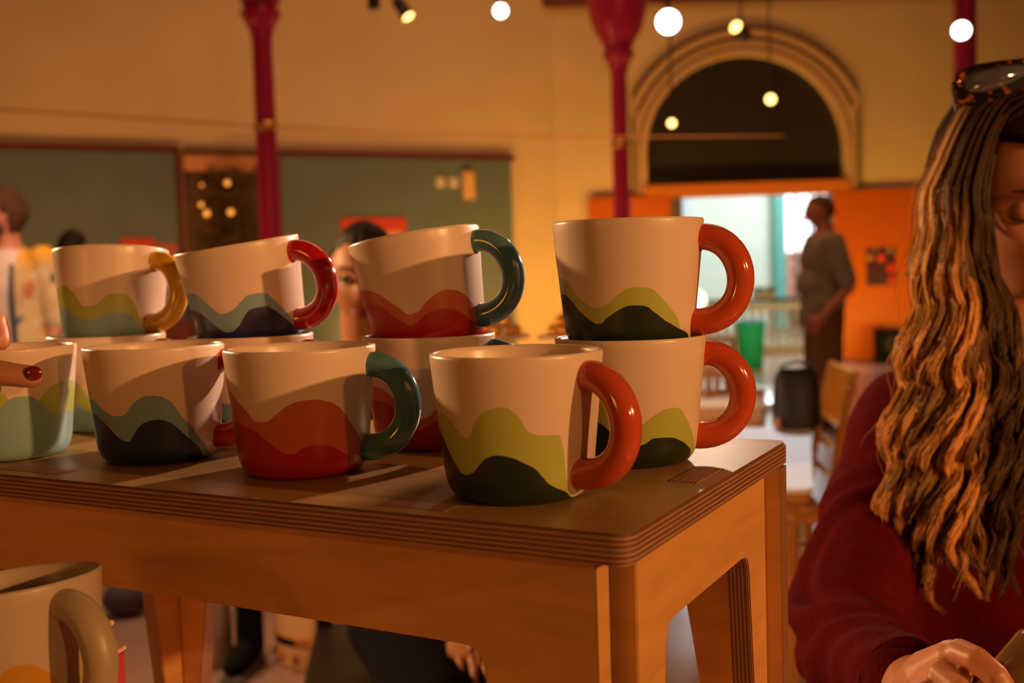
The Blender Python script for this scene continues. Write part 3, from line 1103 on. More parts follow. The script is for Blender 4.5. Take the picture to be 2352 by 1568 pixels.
def make_mug(label, x, y, z, th, gm, hm, tin=0.0, tfr=0.0, group=None, scale=1.0):
    d = Vector((-x, -y, 0)).normalized()
    az = atan2(d.y, d.x) + radians(th)
    r = Vector((-d.y, d.x, 0))
    R = Matrix.Rotation(radians(tin), 4, d) @ Matrix.Rotation(-radians(tfr), 4, r) @ Matrix.Rotation(az, 4, 'Z')
    t = thing('mug', label, 'mug', (0, 0, 0), 0, group)
    t.matrix_world = Matrix.Translation((x, y, z)) @ R @ Matrix.Scale(scale, 4)
    obj('body', mug_mesh(), gm, t)
    h = obj('handle', HM.copy(), hm, t)
    return t


gG1 = glaze('slip_green_a', P_G1[0], P_G1[1], LIME, DKGREEN)
gG2 = glaze('slip_green_b', P_G2[0], P_G2[1], LIME, DKGREEN)
gG3 = glaze('slip_green_c', P_G3[0], P_G3[1], LIME, DKGREEN)
gR1 = glaze('slip_red_a', P_R1[0], P_R1[1], CORAL, RED)
gR3 = glaze('slip_red_b', P_R3[0], P_R3[1], CORAL, RED)
gB1 = glaze('slip_blue_a', P_B1[0], P_B1[1], LTBLUE, NAVY)
gB3 = glaze('slip_blue_b', P_B3[0], P_B3[1], LTBLUE, NAVY)
gA1 = glaze('slip_aqua_a', P_A1[0], P_A1[1], LIME, AQUA)
gA3 = glaze('slip_aqua_b', P_A3[0], P_A3[1], LIME, AQUA)
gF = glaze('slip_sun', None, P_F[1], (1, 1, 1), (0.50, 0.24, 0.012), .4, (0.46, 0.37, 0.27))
GR_ = 'wave patterned mugs on the plywood stool'
make_mug('nearest mug with green hills and terracotta handle, at stool front corner', .002, .592, TZ, 52, gG1, H_TERRA, group=GR_)
make_mug('front row mug with coral and red waves and teal handle', -.1336, .683, TZ, 68, gR1, H_TEAL, group=GR_)
make_mug('front row mug with light blue and navy waves and red handle', -.2460, .748, TZ, 70, gB1, H_RED, group=GR_)
make_mug('aqua and lime mug at left edge gripped by a hand', -.3640, .782, TZ, -100, gA1, H_YEL, group=GR_)
make_mug('green hills mug under another, terracotta handle, at right end of stool', .0743, .6846, TZ, 90, gG2, H_TERRA, group=GR_)
make_mug('coral and red mug at stack bottom, mostly hidden behind nearest mug', -.0592, .772, TZ, 70, gR3, H_TEAL, group=GR_)
make_mug('blue wave mug at stack bottom, mostly hidden between front row mugs', -.2010, .838, TZ, 60, gB3, H_RED, group=GR_)
make_mug('lime and aqua mug at stack bottom, sliver behind the navy mug', -.3397, .912, TZ, 60, gA3, H_YEL, group=GR_)
make_mug('topmost green hills mug with terracotta handle, right end of upper row', .0743, .6846, TZ + .0722, 77, gG3, H_TERRA, -.1, 0, group=GR_)
make_mug('tilted upper mug with coral and red waves and teal handle', -.0575, .782, TZ + .0705, 67, gR3, H_TEAL, 7.7, 2.8, group=GR_)
make_mug('tilted upper mug with blue waves and red handle', -.1990, .8459, TZ + .0705, 60, gB3, H_RED, 8.4, -1.5, group=GR_)
make_mug('upper mug with lime and aqua waves and yellow handle, leftmost of upper row', -.3395, .926, TZ + .0700, 48, gA3, H_YEL, -1.8, 6, group=GR_)

# mug in the lower left corner, on a low riser below the frame
FP = at(28, 1338, 0.56)
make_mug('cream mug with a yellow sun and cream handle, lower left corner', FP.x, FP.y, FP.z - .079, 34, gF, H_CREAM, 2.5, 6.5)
ri = thing('riser_block', 'low plywood riser under the cream sun mug', 'riser', (FP.x, FP.y, BASE_Z), 0)
o = prism(rounded([(-.06, -.06), (.06, -.06), (.06, .06), (-.06, .06)], .008), .015, 'top', bir, ply, ri)
o.location = (0, 0, FP.z - .079 - BASE_Z - .0095)
for sx in (-1, 1):
    o = prism([(-.05, 0), (.05, 0), (.05, FP.z - .079 - BASE_Z - .0172), (-.05, FP.z - .079 - BASE_Z - .0172)], .012, 'side_panel', bir, ply, ri)
    place_panel(o, (sx * .045, 0, 0), (pi / 2, 0, pi / 2))
# red and white striped gift box just behind it
gp = at(240, 1500, 0.62)
gbx = thing('gift_box', 'slim red box with white edges behind the cream sun mug', 'box', (gp.x - .012, gp.y + .01, BASE_Z), -.2)
hz = at(250, 1446, .62).z - BASE_Z
zg = at(250, 1512, .62).z - BASE_Z
rm, wm2 = mat('red_card', (0.62, 0.03, 0.02), .4), mat('white_card', (0.85, 0.62, 0.5), .4)
G().box((0, 0, (zg) / 2), (.034, .016, zg), None, .001).build('box_body', rm, gbx)
G().box((0, 0, zg + .0012), (.036, .018, .0024), None, .0006).build('lid_edge', wm2, gbx)
G().box((-.002, 0, (hz + zg + .0024) / 2 + .004), (.027, .012, hz - zg - .010), None, .001).build('bow_loop', rm, gbx)
G().box((-.002, 0, hz + .0002), (.029, .014, .003), None, .0008).build('bow_edge', wm2, gbx)
G().box((.006, 0, zg + .006), (.003, .003, .012)).build('ribbon_tie', wm2, gbx)
# ================================================================== PEOPLE
skin_w = mat('skin_warm', (0.56, 0.25, 0.14), 0.45, noise_amt=.06, noise_scale=30, bump=.08, bump_scale=350)
skin_m = mat('skin_ruddy', (0.58, 0.24, 0.15), 0.5, noise_amt=.06, noise_scale=25)
skin_t = mat('skin_tan', (0.50, 0.22, 0.11), 0.5, noise_amt=.06, noise_scale=25)
lip_m = mat('lip_red', (0.36, 0.06, 0.05), 0.4)
eye_w = mat('eye_white', (0.75, 0.68, 0.6), 0.2)
eye_d = mat('eye_dark', (0.02, 0.012, 0.01), 0.15)
brow_m = mat('brow_dark', (0.035, 0.016, 0.01), 0.8)


def gauss(x, s):
    return exp(-(x / s) ** 2)


def head_pts(n=64, m=48, closed_eye=False, jaw=1.0, long=1.0):
    """a head looking along -Y, centre at eye height, +Z up"""
    vs, fs = [], []
    for i in range(m + 1):
        t = pi * i / m
        t = min(max(t, 0.03), pi - 0.03)
        for j in range(n):
            a = 2 * pi * j / n
            dx, dy, dz = sin(t) * sin(a), -sin(t) * cos(a), cos(t)
            x, y, z = dx * .076, dy * .097, dz * .117 * long
            if dz < 0:
                k = -dz
                x *= 1 - (0.36 / jaw) * k ** 1.6
                if dy > 0:
                    y *= 1 - .55 * k ** 1.2
                else:
                    y *= 1 - .10 * k
                    y -= .012 * k
            if dy < 0:
                y *= .93
                f = -dy
                y -= .007 * gauss(z - .028, .016) * gauss(x, .055) * f               # brow
                for sx in (-1, 1):
                    y += .013 * gauss(x - sx * .033, .017) * gauss(z - .002, .014) * f  # socket
                    y -= .006 * gauss(x - sx * .044, .020) * gauss(z + .030, .018) * f  # cheek
                    y -= .005 * gauss(x - sx * .014, .009) * gauss(z + .038, .009) * f  # nostril wing
                nz = max(0, min(1, (.012 - z) / .05))
                if z > -.050:
                    y -= (.006 + .019 * nz) * gauss(x, .0115) * (1 if z > -.040 else max(0, (z + .050) / .010)) * gauss(max(0, z - .012), .014)
                y -= .006 * gauss(x, .024) * (gauss(z + .064, .007) + gauss(z + .077, .007)) * f
                y += .004 * gauss(x, .026) * gauss(z + .0705, .003) * f
                y -= .009 * gauss(x, .024) * gauss(z + .100, .014) * f
            vs.append(Vector((x, y, z)))
    for i in range(m):
        for j in range(n):
            a = i * n + j
            b = i * n + (j + 1) % n
            fs.append((a, b, b + n, a + n))
    fs.append(tuple(reversed(range(n))))
    fs.append(tuple(range(m * n, (m + 1) * n)))
    return vs, fs


def add_head(g, c, yaw, pitch, roll=0.0, k=1.0, **kw):
    """yaw 0 looks along -Y (to the camera); pitch > 0 looks down"""
    R = Matrix.Rotation(yaw, 3, 'Z') @ Matrix.Rotation(roll, 3, 'Y') @ Matrix.Rotation(pitch, 3, 'X')
    vs, fs = head_pts(**kw)
    g.add([R @ (v * k) + Vector(c) for v in vs], fs)
    for sx in (-1, 1):
        g.ball(R @ (Vector((sx * .074, .012, -.012)) * k) + Vector(c), (.009 * k, .020 * k, .032 * k), 12, R @ Matrix.Rotation(sx * .35, 3, 'Z'))
    return R


def face_parts(parent, c, R, k=1.0, closed=False, brow=brow_m):
    c = Vector(c)

    def P(x, y, z):
        return c + R @ (Vector((x, y, z)) * k)
    for sx in (-1, 1):
        e = P(sx * .033, -.0735 if not closed else -.0690, .000)
        if closed:
            g = G().ball(e, .0128 * k, 16)
            g.build('eyelid', skin_w, parent)
            pts = [P(sx * .033 + u * .0165, -.0690 - .0132 * sqrt(max(.05, 1 - (u * 1.02) ** 2)), -.0045 - .002 * (1 - u * u)) for u in (-1, -.6, -.2, .2, .6, 1)]
            G().tube(pts, [.0006, .0013, .0015, .0015, .0014, .0008], 6).build('eyelashes', brow_m, parent)
        else:
            G().ball(e, .0125 * k, 14).build('eye', eye_w, parent)
            G().ball(P(sx * .033, -.0825, .000), .0055 * k, 10).build('iris', eye_d, parent)
            pts = [P(sx * .033 + u * .016, -.0795 - .008 * sqrt(max(.0, 1 - u * u)), .006 - .004 * u * u) for u in (-1, -.5, 0, .5, 1)]
            G().tube(pts, .0022 * k, 6).build('eyelid', brow_m, parent)
        pts = [P(sx * (.033 + u * .021), -.0905 + .010 * max(0, u) ** 2 + .002 * abs(u), .0225 + .004 * (1 - (u - .2) ** 2)) for u in (-1, -.5, 0, .5, 1)]
        G().tube(pts, [k * q for q in (.0030, .0040, .0038, .0028, .0012)], 8, flat=.7).build('eyebrow', brow, parent)
    for s, z in ((1, -.0655), (-1, -.0755)):
        pts = [P(u * .022, -.094 + .012 * u * u, z - s * .002 * (u * u) + s * .0012 * (abs(u) - .5)) for u in (-1, -.5, 0, .5, 1)]
        G().tube(pts, [k * q for q in (.001, .0036, .0042, .0036, .001)], 8).build('lip', lip_m, parent)


def hand_mesh(wrist, d, palm_n, side, k=1.0, curl=0.5, spread=0.12, voxel=.0022, finger_curl=None):
    """wrist point, direction of the fingers, normal of the back of the hand, side of the thumb (unit)"""
    d = Vector(d).normalized()
    nb = (Vector(palm_n) - d * Vector(palm_n).dot(d)).normalized()
    s = d.cross(nb)
    if s.dot(Vector(side)) < 0:
        s = -s
    W = Vector(wrist)
    g = G()
    # palm
    rg = []
    for t, wdt, th in ((-.01, .024, .018), (.02, .030, .0165), (.05, .040, .0145), (.08, .042, .012), (.093, .040, .010)):
        rg.append((W + d * (t * k), s * (wdt * k), nb * (th * k)))
    g.rings(rg, 20)
    L = [(.031, .95), (.011, 1.05), (-.010, 1.0), (-.029, .8)]
    for fi, (off, lg) in enumerate(L):
        c = finger_curl[fi] if finger_curl else curl
        p = W + d * (.086 * k) + s * (off * k) + nb * (.003 * k)
        dirv = (d + s * (spread * off / .03)).normalized()
        P = [p - dirv * .02 * k, p]
        rad = [.0088 * k, .0092 * k]
        ang = 0.25 * c
        for seg, rr_ in ((.044, .0082), (.027, .0075), (.022, .0062)):
            dd = dirv * cos(ang) - nb * sin(ang)
            mid = P[-1] + dd * (seg * lg * k * .5)
            end = P[-1] + dd * (seg * lg * k)
            P += [mid, end]
            rad += [(rr_ - .0004) * k, rr_ * k]
            ang += 1.05 * c
        g.capsule(P, rad, 12)
    # thumb leaves the side of the palm near its base
    p0 = W + d * (.022 * k) + s * (.020 * k)
    p1 = W + d * (.050 * k) + s * (.044 * k) - nb * (.010 * k)
    p2 = p1 + (d * .75 + s * .45 - nb * .45).normalized() * (.034 * k)
    p3 = p2 + (d * .92 + s * .05 - nb * .45).normalized() * (.028 * k)
    g.capsule([p0, p1, p2, p3], [.014 * k, .0115 * k, .0098 * k, .0078 * k], 12)
    g.capsule([W - d * .05 * k, W + d * .015 * k], [.021 * k, .021 * k], 14)
    return remesh_data(g, voxel, 3)


def limb(g, a, b, ra, rb, mid=None):
    a, b = Vector(a), Vector(b)
    P = [a, a.lerp(b, .3), a.lerp(b, .7), b]
    rm_ = mid or (ra * .62 + rb * .38)
    g.capsule(P, [ra, max(rm_, (ra + rb) / 2), (ra * .35 + rb * .65), rb], 16)


def trunk(g, pel, chest, neck, lat, hw=.165, grow=0.0, sw=.19, low=.0, depth=1.0):
    """elliptical rings from the pelvis up to the neck"""
    pel, chest, neck = Vector(pel), Vector(chest), Vector(neck)
    lat = Vector(lat).normalized()
    up = (neck - pel).normalized()
    fwd = up.cross(lat).normalized()
    R_ = []
    for p, w_, d_ in ((pel - up * (.09 + low), hw * .96, .105), (pel, hw, .115), (pel.lerp(chest, .45), hw * .86, .100), (chest, sw * .93, .118),
                      (chest.lerp(neck, .55), sw, .105), (chest.lerp(neck, .82), sw * .72, .085), (neck, .072, .068)):
        R_.append((p, lat * (w_ + grow), fwd * (d_ * depth + grow)))
    g.rings(R_, 24)


def standing(name_label, loc, face, H, skin, voxel=.012, head_yaw=0.0, head_pitch=0.0, arms=None, hands=True, k=None, belly=0.0):
    """a standing person facing angle `face` (0 = towards -Y). Returns (thing, J dict)"""
    t = thing('person', name_label, 'person', loc, face)
    k = H / 1.75
    J = dict(pel=(0, 0, .98 * k), chest=(0, 0.0, 1.27 * k), neck=(0, .015 * k, 1.475 * k), head=(0, -.015 * k, 1.635 * k))
    g = G()
    trunk(g, J['pel'], J['chest'], J['neck'], (1, 0, 0), .155 * k, 0, .175 * k, depth=k * (1 + belly))
    if belly:
        g.ball((0, -.015 * k, 1.10 * k), (.13 * k, .11 * k, .14 * k), 16)
    g.capsule([J['neck'], (0, -.0, 1.56 * k)], .058 * k)
    R = add_head(g, J['head'], head_yaw, head_pitch, k=k)
    for sx in (-1, 1):
        limb(g, (sx * .09 * k, 0, .93 * k), (sx * .095 * k, -.005, .50 * k), .088 * k, .056 * k)
        limb(g, (sx * .095 * k, -.005, .50 * k), (sx * .10 * k, .02, .09 * k), .058 * k, .036 * k)
        g.capsule([(sx * .10 * k, .03 * k, .045), (sx * .11 * k, -.13 * k, .035)], [.042 * k, .034 * k])
    A = arms or {}
    ext = []
    for sx in (-1, 1):
        sh = Vector((sx * .185 * k, .01, 1.405 * k))
        el, wr = A.get(sx, ((sx * .235 * k, .03, 1.11 * k), (sx * .225 * k, -.07, .86 * k)))
        el, wr = Vector(el), Vector(wr)
        limb(g, sh, el, .052 * k, .039 * k)
        limb(g, el, wr, .041 * k, .027 * k)
        J['sh%d' % sx], J['el%d' % sx], J['wr%d' % sx] = sh, el, wr
        if hands:
            d = (wr - el).normalized()
            ext.append(hand_mesh(wr, d, (sx, 0, 0.1), (0, -1, 0), k, .45, voxel=.004))
    body = remesh('body', g, voxel, skin, t, 5, ext)
    for e in ext:
        bpy.data.meshes.remove(e)
    return t, J, R, k


def hair_cap(parent, c, R, k, m, back=0.0, grow=.010, front=.065, n=40):
    vs, fs = head_pts(n=n, m=32)
    keep = []
    g = G()
    V2 = []
    for v in vs:
        d = v.normalized()
        V2.append(v + d * grow)
    for f in fs:
        if len(f) > 4 and f[0] > 100:
            continue
        q = [vs[i] for i in f]
        cz = sum(v.z for v in q) / len(q)
        cy = sum(v.y for v in q) / len(q)
        lim = front if cy < -.055 else (front + (cy + .055) * -1.0 if cy < 0.02 else -.055 - back)
        if cz > lim:
            keep.append(f)
    used = sorted({i for f in keep for i in f})
    mp = {i: a for a, i in enumerate(used)}
    nn = len(used)
    rnd = random.Random(5)
    g.add([R @ (V2[i] * k + Vector((rnd.uniform(-.003, .003), rnd.uniform(-.003, .003), rnd.uniform(-.003, .003))) * k) + Vector(c) for i in used] +
          [R @ (vs[i] * .96 * k) + Vector(c) for i in used],
          [tuple(mp[i] for i in f) for f in keep] + [tuple(mp[i] + nn for i in reversed(f)) for f in keep])
    ed = {}
    for f in keep:
        for a, b in zip(f, f[1:] + f[:1]):
            ed[(a, b)] = 1
    for (a, b) in ed:
        if (b, a) not in ed:
            g.f.append((mp[b], mp[a], mp[a] + nn, mp[b] + nn))
    return g.build('hair', m, parent)


# ---- man in grey shirt and brown shorts in front of the doorway, seen from his right-hand... left profile
DM = 8.4
pm = at(1893, 960, DM)
khaki = mat('brown_cotton', (0.22, 0.105, 0.045), 0.8, bump=.3, bump_scale=60)
greyshirt = mat('grey_shirt', (0.30, 0.29, 0.255), 0.85, noise_amt=.15, noise_scale=8, bump=.3, bump_scale=40)
man, J, R, k = standing('person in grey shirt and brown shorts standing sideways before the bright doorway', (pm.x, pm.y, 0), -pi / 2 + .05, 1.76, skin_m, .012,
                        arms={1: ((.24, .09, 1.06), (.215, -.06, .86)), -1: ((-.22, .06, 1.06), (-.16, .0, .86))}, belly=.08)
g = G()
trunk(g, (0, 0, .97), J['chest'], Vector(J['neck']) - Vector((0, 0, .015)), (1, 0, 0), .165, .012, .180, low=.06, depth=1.12)
g.ball((0, -.045, 1.09), (.155, .125, .16), 16)
for sx in (-1, 1):
    el = Vector(J['el%d' % sx])
    limb(g, J['sh%d' % sx], Vector(J['sh%d' % sx]).lerp(el, .85), .072, .064)
remesh('shirt', g, .012, greyshirt, man, 4)
g = G()
g.rings([((0, .0, z), (a, 0, 0), (0, b, 0)) for z, a, b in ((.78, .175, .13), (.88, .175, .13), (.95, .165, .125))], 24)
for sx in (-1, 1):
    limb(g, (sx * .09, 0, .84), (sx * .10, -.005, .45), .105, .092)
remesh('shorts', g, .012, khaki, man, 4)
for sx in (-1, 1):
    g = G().capsule([(sx * .097, .045, .05), (sx * .107, -.14, .04)], [.052, .044])
    g.build('shoe', mat('shoe_brown', (.05, .03, .02), .6), man)
hair_cap(man, J['head'], R, k, mat('cropped_grey_hair', (0.16, 0.09, 0.065), .9), grow=.004)
face_parts(man, J['head'], R, k)
man.scale = (1.10, 1.20, 1.0)

# ---- bearded person at the far left
DB = 5.4
pb = at(38, 900, DB)
yaw = -.20
bear, J, R, k = standing('bearded person in white tee and patterned yellow overshirt, far left edge', (pb.x, pb.y, 0), yaw, 1.74, skin_m, .012, head_yaw=-.95)
tee = mat('white_tee', (0.80, 0.66, 0.58), .85, bump=.3, bump_scale=20)
g = G()
trunk(g, J['pel'], J['chest'], Vector(J['neck']) - Vector((0, 0, .01)), (1, 0, 0), .17, .010, .178, low=.05)
remesh('tee_shirt', g, .012, tee, bear, 4)


def patterned():
    m = bpy.data.materials.new('patterned_cotton')
    m.use_nodes = True
    nt = m.node_tree
    b = nt.nodes['Principled BSDF']
    b.inputs['Roughness'].default_value = .8
    tc = nt.nodes.new('ShaderNodeTexCoord')
    v = nt.nodes.new('ShaderNodeTexVoronoi')
    v.inputs['Scale'].default_value = 17
    nt.links.new(tc.outputs['Object'], v.inputs['Vector'])
    r = nt.nodes.new('ShaderNodeValToRGB')
    cr = r.color_ramp
    cr.interpolation = 'CONSTANT'
    cr.elements[0].color = (.62, .46, .22, 1)
    cr.elements[1].position = .5
    cr.elements[1].color = (.70, .55, .30, 1)
    e = cr.elements.new(.74); e.color = (.10, .12, .17, 1)
    e = cr.elements.new(.82); e.color = (.65, .40, .10, 1)
    e = cr.elements.new(.88); e.color = (.55, .20, .10, 1)
    sc = nt.nodes.new('ShaderNodeSeparateColor')
    nt.links.new(v.outputs['Color'], sc.inputs[0])
    nt.links.new(sc.outputs[0], r.inputs[0])
    sp = nt.nodes.new('ShaderNodeSeparateXYZ')
    nt.links.new(tc.outputs['Object'], sp.inputs[0])
    mr = nt.nodes.new('ShaderNodeMapRange')
    mr.inputs[1].default_value = 1.36
    mr.inputs[2].default_value = 1.42
    nt.links.new(sp.outputs['Z'], mr.inputs[0])
    mx = nt.nodes.new('ShaderNodeMixRGB')
    mx.inputs[2].default_value = (.80, .42, .03, 1)
    nt.links.new(mr.outputs[0], mx.inputs[0])
    nt.links.new(r.outputs[0], mx.inputs[1])
    nt.links.new(mx.outputs[0], b.inputs['Base Color'])
    return m


g = G()
trunk(g, J['pel'], J['chest'], Vector(J['neck']) - Vector((0, -.005, .01)), (1, 0, 0), .178, .018, .190, low=.07)
for sx in (-1, 1):
    limb(g, J['sh%d' % sx], J['el%d' % sx], .074, .062)


def open_front(co, no):
    # push the middle of the chest inwards so that the shirt hangs open over the tee
    f = (np.abs(co[:, 0]) < .095) & (co[:, 1] < 0)
    co[f, 1] = np.maximum(co[f, 1], -.02)
    return co


remesh('overshirt', g, .012, patterned(), bear, 4, post=open_front)
navy_strip = mat('navy_trim', (.06, .07, .11), .8)
for sx in (-1, 1):
    G().tube([(sx * .100, -.115, 1.38), (sx * .104, -.136, 1.25), (sx * .108, -.135, 1.1), (sx * .110, -.135, .88)], [.014, .019, .019, .02], 8, flat=.4).build('placket', navy_strip, bear)
g = G()
for sx in (-1, 1):
    limb(g, (sx * .09, 0, .93), (sx * .10, .015, .08), .105, .06)
g.ball((0, 0, .93), (.17, .12, .1), 16)
remesh('trousers', g, .012, mat('dark_denim', (.03, .035, .05), .8), bear, 4)
bh = mat('auburn_hair', (0.075, 0.028, 0.008), .9, noise_amt=.3, noise_scale=40)
hair_cap(bear, J['head'], R, k, bh, back=.02, grow=.020)
g = G()
c = Vector(J['head'])
for (x, y, z, r) in ((0, -.085, -.100, .034), (.03, -.065, -.095, .034), (-.03, -.065, -.095, .034), (.05, -.025, -.075, .027), (-.05, -.025, -.075, .027), (0, -.094, -.052, .014), (.02, -.09, -.055, .012), (-.02, -.09, -.055, .012)):
    g.ball(c + R @ Vector((x, y, z)), r, 12)
remesh('beard', g, .006, bh, bear, 2)
face_parts(bear, J['head'], R, k)

# ---- dark haired person further back, only the crown shows above the yellow handled mug
DD = 6.7
pd = at(184, 900, DD)
dk_p, J, R, k = standing('person whose dark hair shows just above the yellow handled mug', (pd.x, pd.y, 0), 2.6, 1.585, skin_t, .014)
dark_hair = mat('black_hair', (0.018, 0.010, 0.008), .6)
hair_cap(dk_p, J['head'], R, k, dark_hair, back=.03, grow=.018)
g = G()
trunk(g, J['pel'], J['chest'], Vector(J['neck']) - Vector((0, 0, .01)), (1, 0, 0), .17, .012, .175, low=.05)
for sx in (-1, 1):
    limb(g, J['sh%d' % sx], J['wr%d' % sx], .068, .042)
remesh('jumper', g, .014, mat('plum_knit', (.10, .02, .03), .9), dk_p, 4)
g = G()
for sx in (-1, 1):
    limb(g, (sx * .08, 0, .85), (sx * .09, .015, .07), .10, .055)
remesh('trousers', g, .014, mat('dark_denim', (.03, .035, .05), .8), dk_p, 4)
face_parts(dk_p, J['head'], R, k)

# ---- seated person between the upper mugs, facing the camera
pc = at(825, 634, 2.17)
sp_ = thing('person', 'person with cropped dark hair facing us between the tilted upper mugs', 'person', (pc.x, pc.y, 0))
hz_ = pc.z
g = G()
head_c = Vector((0, .075, hz_))
R = add_head(g, head_c, 0.06, .10, .03, .94)
neck = Vector((0, .13, hz_ - .19))
chest = Vector((.01, .17, hz_ - .42))
pel = Vector((.115, .15, hz_ - .715))
g.capsule([neck - Vector((0, 0, .02)), head_c + Vector((0, .025, -.08))], .058)
trunk(g, pel, chest, neck, (1, 0, 0), .165, 0, .18)
KN = {}
for sx in (-1, 1):
    hip = pel + Vector((sx * .09, 0, -.04))
    kn = Vector((.24 + sx * .085, -.34, hip.z + .0))
    an = Vector((.25 + sx * .09, -.28, .09))
    limb(g, hip, kn, .085, .058)
    limb(g, kn, an, .058, .036)
    g.capsule([an + Vector((0, .02, -.045)), an + Vector((.01, -.14, -.055))], [.040, .032])
    KN[sx] = (hip, kn, an)
ext = []
ARM = {}
for sx in (-1, 1):
    sh = Vector((sx * .185, .16, neck.z - .07))
    el = Vector((sx * .25 + .03, .07, neck.z - .34))
    wr = Vector((.235 + sx * .045, -.17, KN[sx][1].z + .10 + .03 * sx))
    limb(g, sh, el, .050, .038)
    limb(g, el, wr, .040, .026)
    ARM[sx] = (sh, el, wr)
    ext.append(hand_mesh(wr, (0.0 + sx * -.1, -1, -.12), (0, 0, 1), (-sx, 0, 0), 1.0, .55, voxel=.003))
remesh('body', g, .009, skin_t, sp_, 5, ext)
blackcloth = mat('black_cloth', (0.005, 0.0045, 0.005), .95, spec=.1)
g = G()
trunk(g, pel, chest, neck - Vector((0, -.004, .02)), (1, 0, 0), .17, .014, .183)
for sx in (-1, 1):
    limb(g, ARM[sx][0], ARM[sx][1], .066, .056)
    limb(g, ARM[sx][1], ARM[sx][1].lerp(ARM[sx][2], .8), .056, .045)
remesh('jumper', g, .010, mat('charcoal_knit', (.035, .03, .035), .9), sp_, 4)
g = G()
g.ball(pel - Vector((0, 0, .03)), (.18, .14, .11), 16)
for sx in (-1, 1):
    limb(g, KN[sx][0], KN[sx][1], .105, .075)
    limb(g, KN[sx][1], KN[sx][2] + Vector((0, 0, .05)), .075, .060)
remesh('trousers', g, .010, blackcloth, sp_, 4)
for sx in (-1, 1):
    a = KN[sx][2]
    G().capsule([a + Vector((0, .03, -.04)), a + Vector((.01, -.16, -.05))], [.05, .040]).build('shoe', blackcloth, sp_)
G().tube([neck + Vector((.085 * cos(a), .075 * sin(a) - .01, .0 + .012 * sin(a))) for a in [2 * pi * i / 20 for i in range(21)]], .022, 10).build('collar', mat('pale_collar', (.70, .52, .46), .8), sp_)
G().ball(neck + Vector((-.105, -.06, -.005)), (.022, .018, .020), 14).build('orange_brooch', mat('orange_felt', (.75, .20, .01), .7), sp_)
hair_cap(sp_, head_c, R, .94, dark_hair, grow=.003, front=.075)
face_parts(sp_, head_c, R, .94)
# ---- hand at the left edge gripping the aqua mug
hp = thing('person', 'hand with dark red fingernail reaching in from left to grip the aqua mug', 'person', (0, 0, 0))
tip = at(84, 862, .714)
b0 = at(-60, 850, .715)
g = G()
D_ = .715
# index finger lies across the front of the mug
g.capsule([at(-250, 790, .745), at(-165, 812, .735), at(-60, 846, .722), at(10, 858, .716), at(72, 865, .714)], [.0105, .0100, .0092, .0086, .0078], 16)
g.capsule([at(-255, 860, .74), at(-170, 905, .728), at(-80, 935, .718), at(-40, 948, .716)], [.0105, .0100, .0090, .0080], 16)
g.capsule([at(-265, 930, .738), at(-190, 985, .726), at(-110, 1010, .718), at(-80, 1015, .716)], [.0102, .0096, .0086, .0076], 16)
g.capsule([at(-275, 985, .74), at(-215, 1045, .73), at(-150, 1065, .722)], [.0092, .0085, .0070], 16)
# thumb hooks over the rim
g.capsule([at(-320, 830, .775), at(-190, 740, .79), at(-80, 715, .80), at(-8, 745, .800), at(0, 782, .797)], [.014, .0122, .0108, .0095, .0080], 16)
# palm, wrist, forearm
WR = at(-480, 940, .77)
EL = Vector((-.86, .66, 1.02))
g.rings([(at(-250, 885, .745), Vector((0, .004, .043)), Vector((.004, .013, 0))), (at(-300, 890, .75), Vector((0, .004, .042)), Vector((.004, .016, 0))), (at(-380, 905, .76), Vector((0, 0, .036)), Vector((.004, .018, 0))), (WR, Vector((0, 0, .026)), Vector((.004, .020, 0)))], 20)
g.capsule([WR, WR.lerp(EL, .5), EL], [.026, .036, .042], 16)
SHL = Vector((-1.0, .70, 1.30))
g.capsule([EL, EL.lerp(SHL, .5), SHL], [.042, .046, .052], 16)
remesh('body', g, .0028, skin_w, hp, 4)
g = G()
nl = mat('dark_red_nail', (0.20, 0.012, 0.014), .12, coat=.8)
n0, n1 = at(58, 852, .7065), at(93, 862, .7085)
g.ball((n0 + n1) / 2, (.0062, .0022, .0050), 14, Matrix.Rotation(-.05, 3, 'Y'))
g.build('fingernail', nl, hp)
g = G()
limb(g, EL + Vector((.05, .02, .0)), EL, .056, .060)
limb(g, EL, SHL, .060, .075)
remesh('sleeve', g, .007, mat('dark_sleeve', (.03, .02, .025), .9), hp, 4)

# ================================================================== WOMAN WITH LONG HAIR
wt = thing('person', 'woman with long wavy blonde hair and burgundy jumper looking down, right edge', 'person', (0, 0, 0))
eyec = at(2432, 452, 1.10)
HR = Matrix.Rotation(-.10, 3, 'Z') @ Matrix.Rotation(.06, 3, 'Y') @ Matrix.Rotation(.36, 3, 'X')
hc = eyec + Vector((0, .085, .015))
g = G()
R = add_head(g, hc, .06, .36, -.05, 1.04, n=96, m=72)
SHR = at(2092, 968, 1.20)
NK = Vector((hc.x + .02, hc.y + .06, SHR.z + .075))
CH = NK + Vector((.01, .02, -.22))
PE = NK + Vector((.02, .02, -.56))
LAT = Vector((1, .12, 0)).normalized()
g.capsule([NK - Vector((0, 0, .03)), hc + Vector((0, .03, -.06))], .052)
trunk(g, PE, CH, NK, LAT, .155, 0, .165)
ELR = at(1930, 1470, 1.0)
WRR = at(2120, 1600, .765)
limb(g, SHR, ELR, .046, .036)
limb(g, ELR, WRR, .038, .025)
SHL2 = NK + LAT * .19 + Vector((0, 0, -.075))
ELL2 = SHL2 + Vector((.06, -.12, -.26))
WRL2 = at(2440, 1640, .80)
limb(g, SHL2, ELL2, .046, .036)
limb(g, ELL2, WRL2, .038, .025)
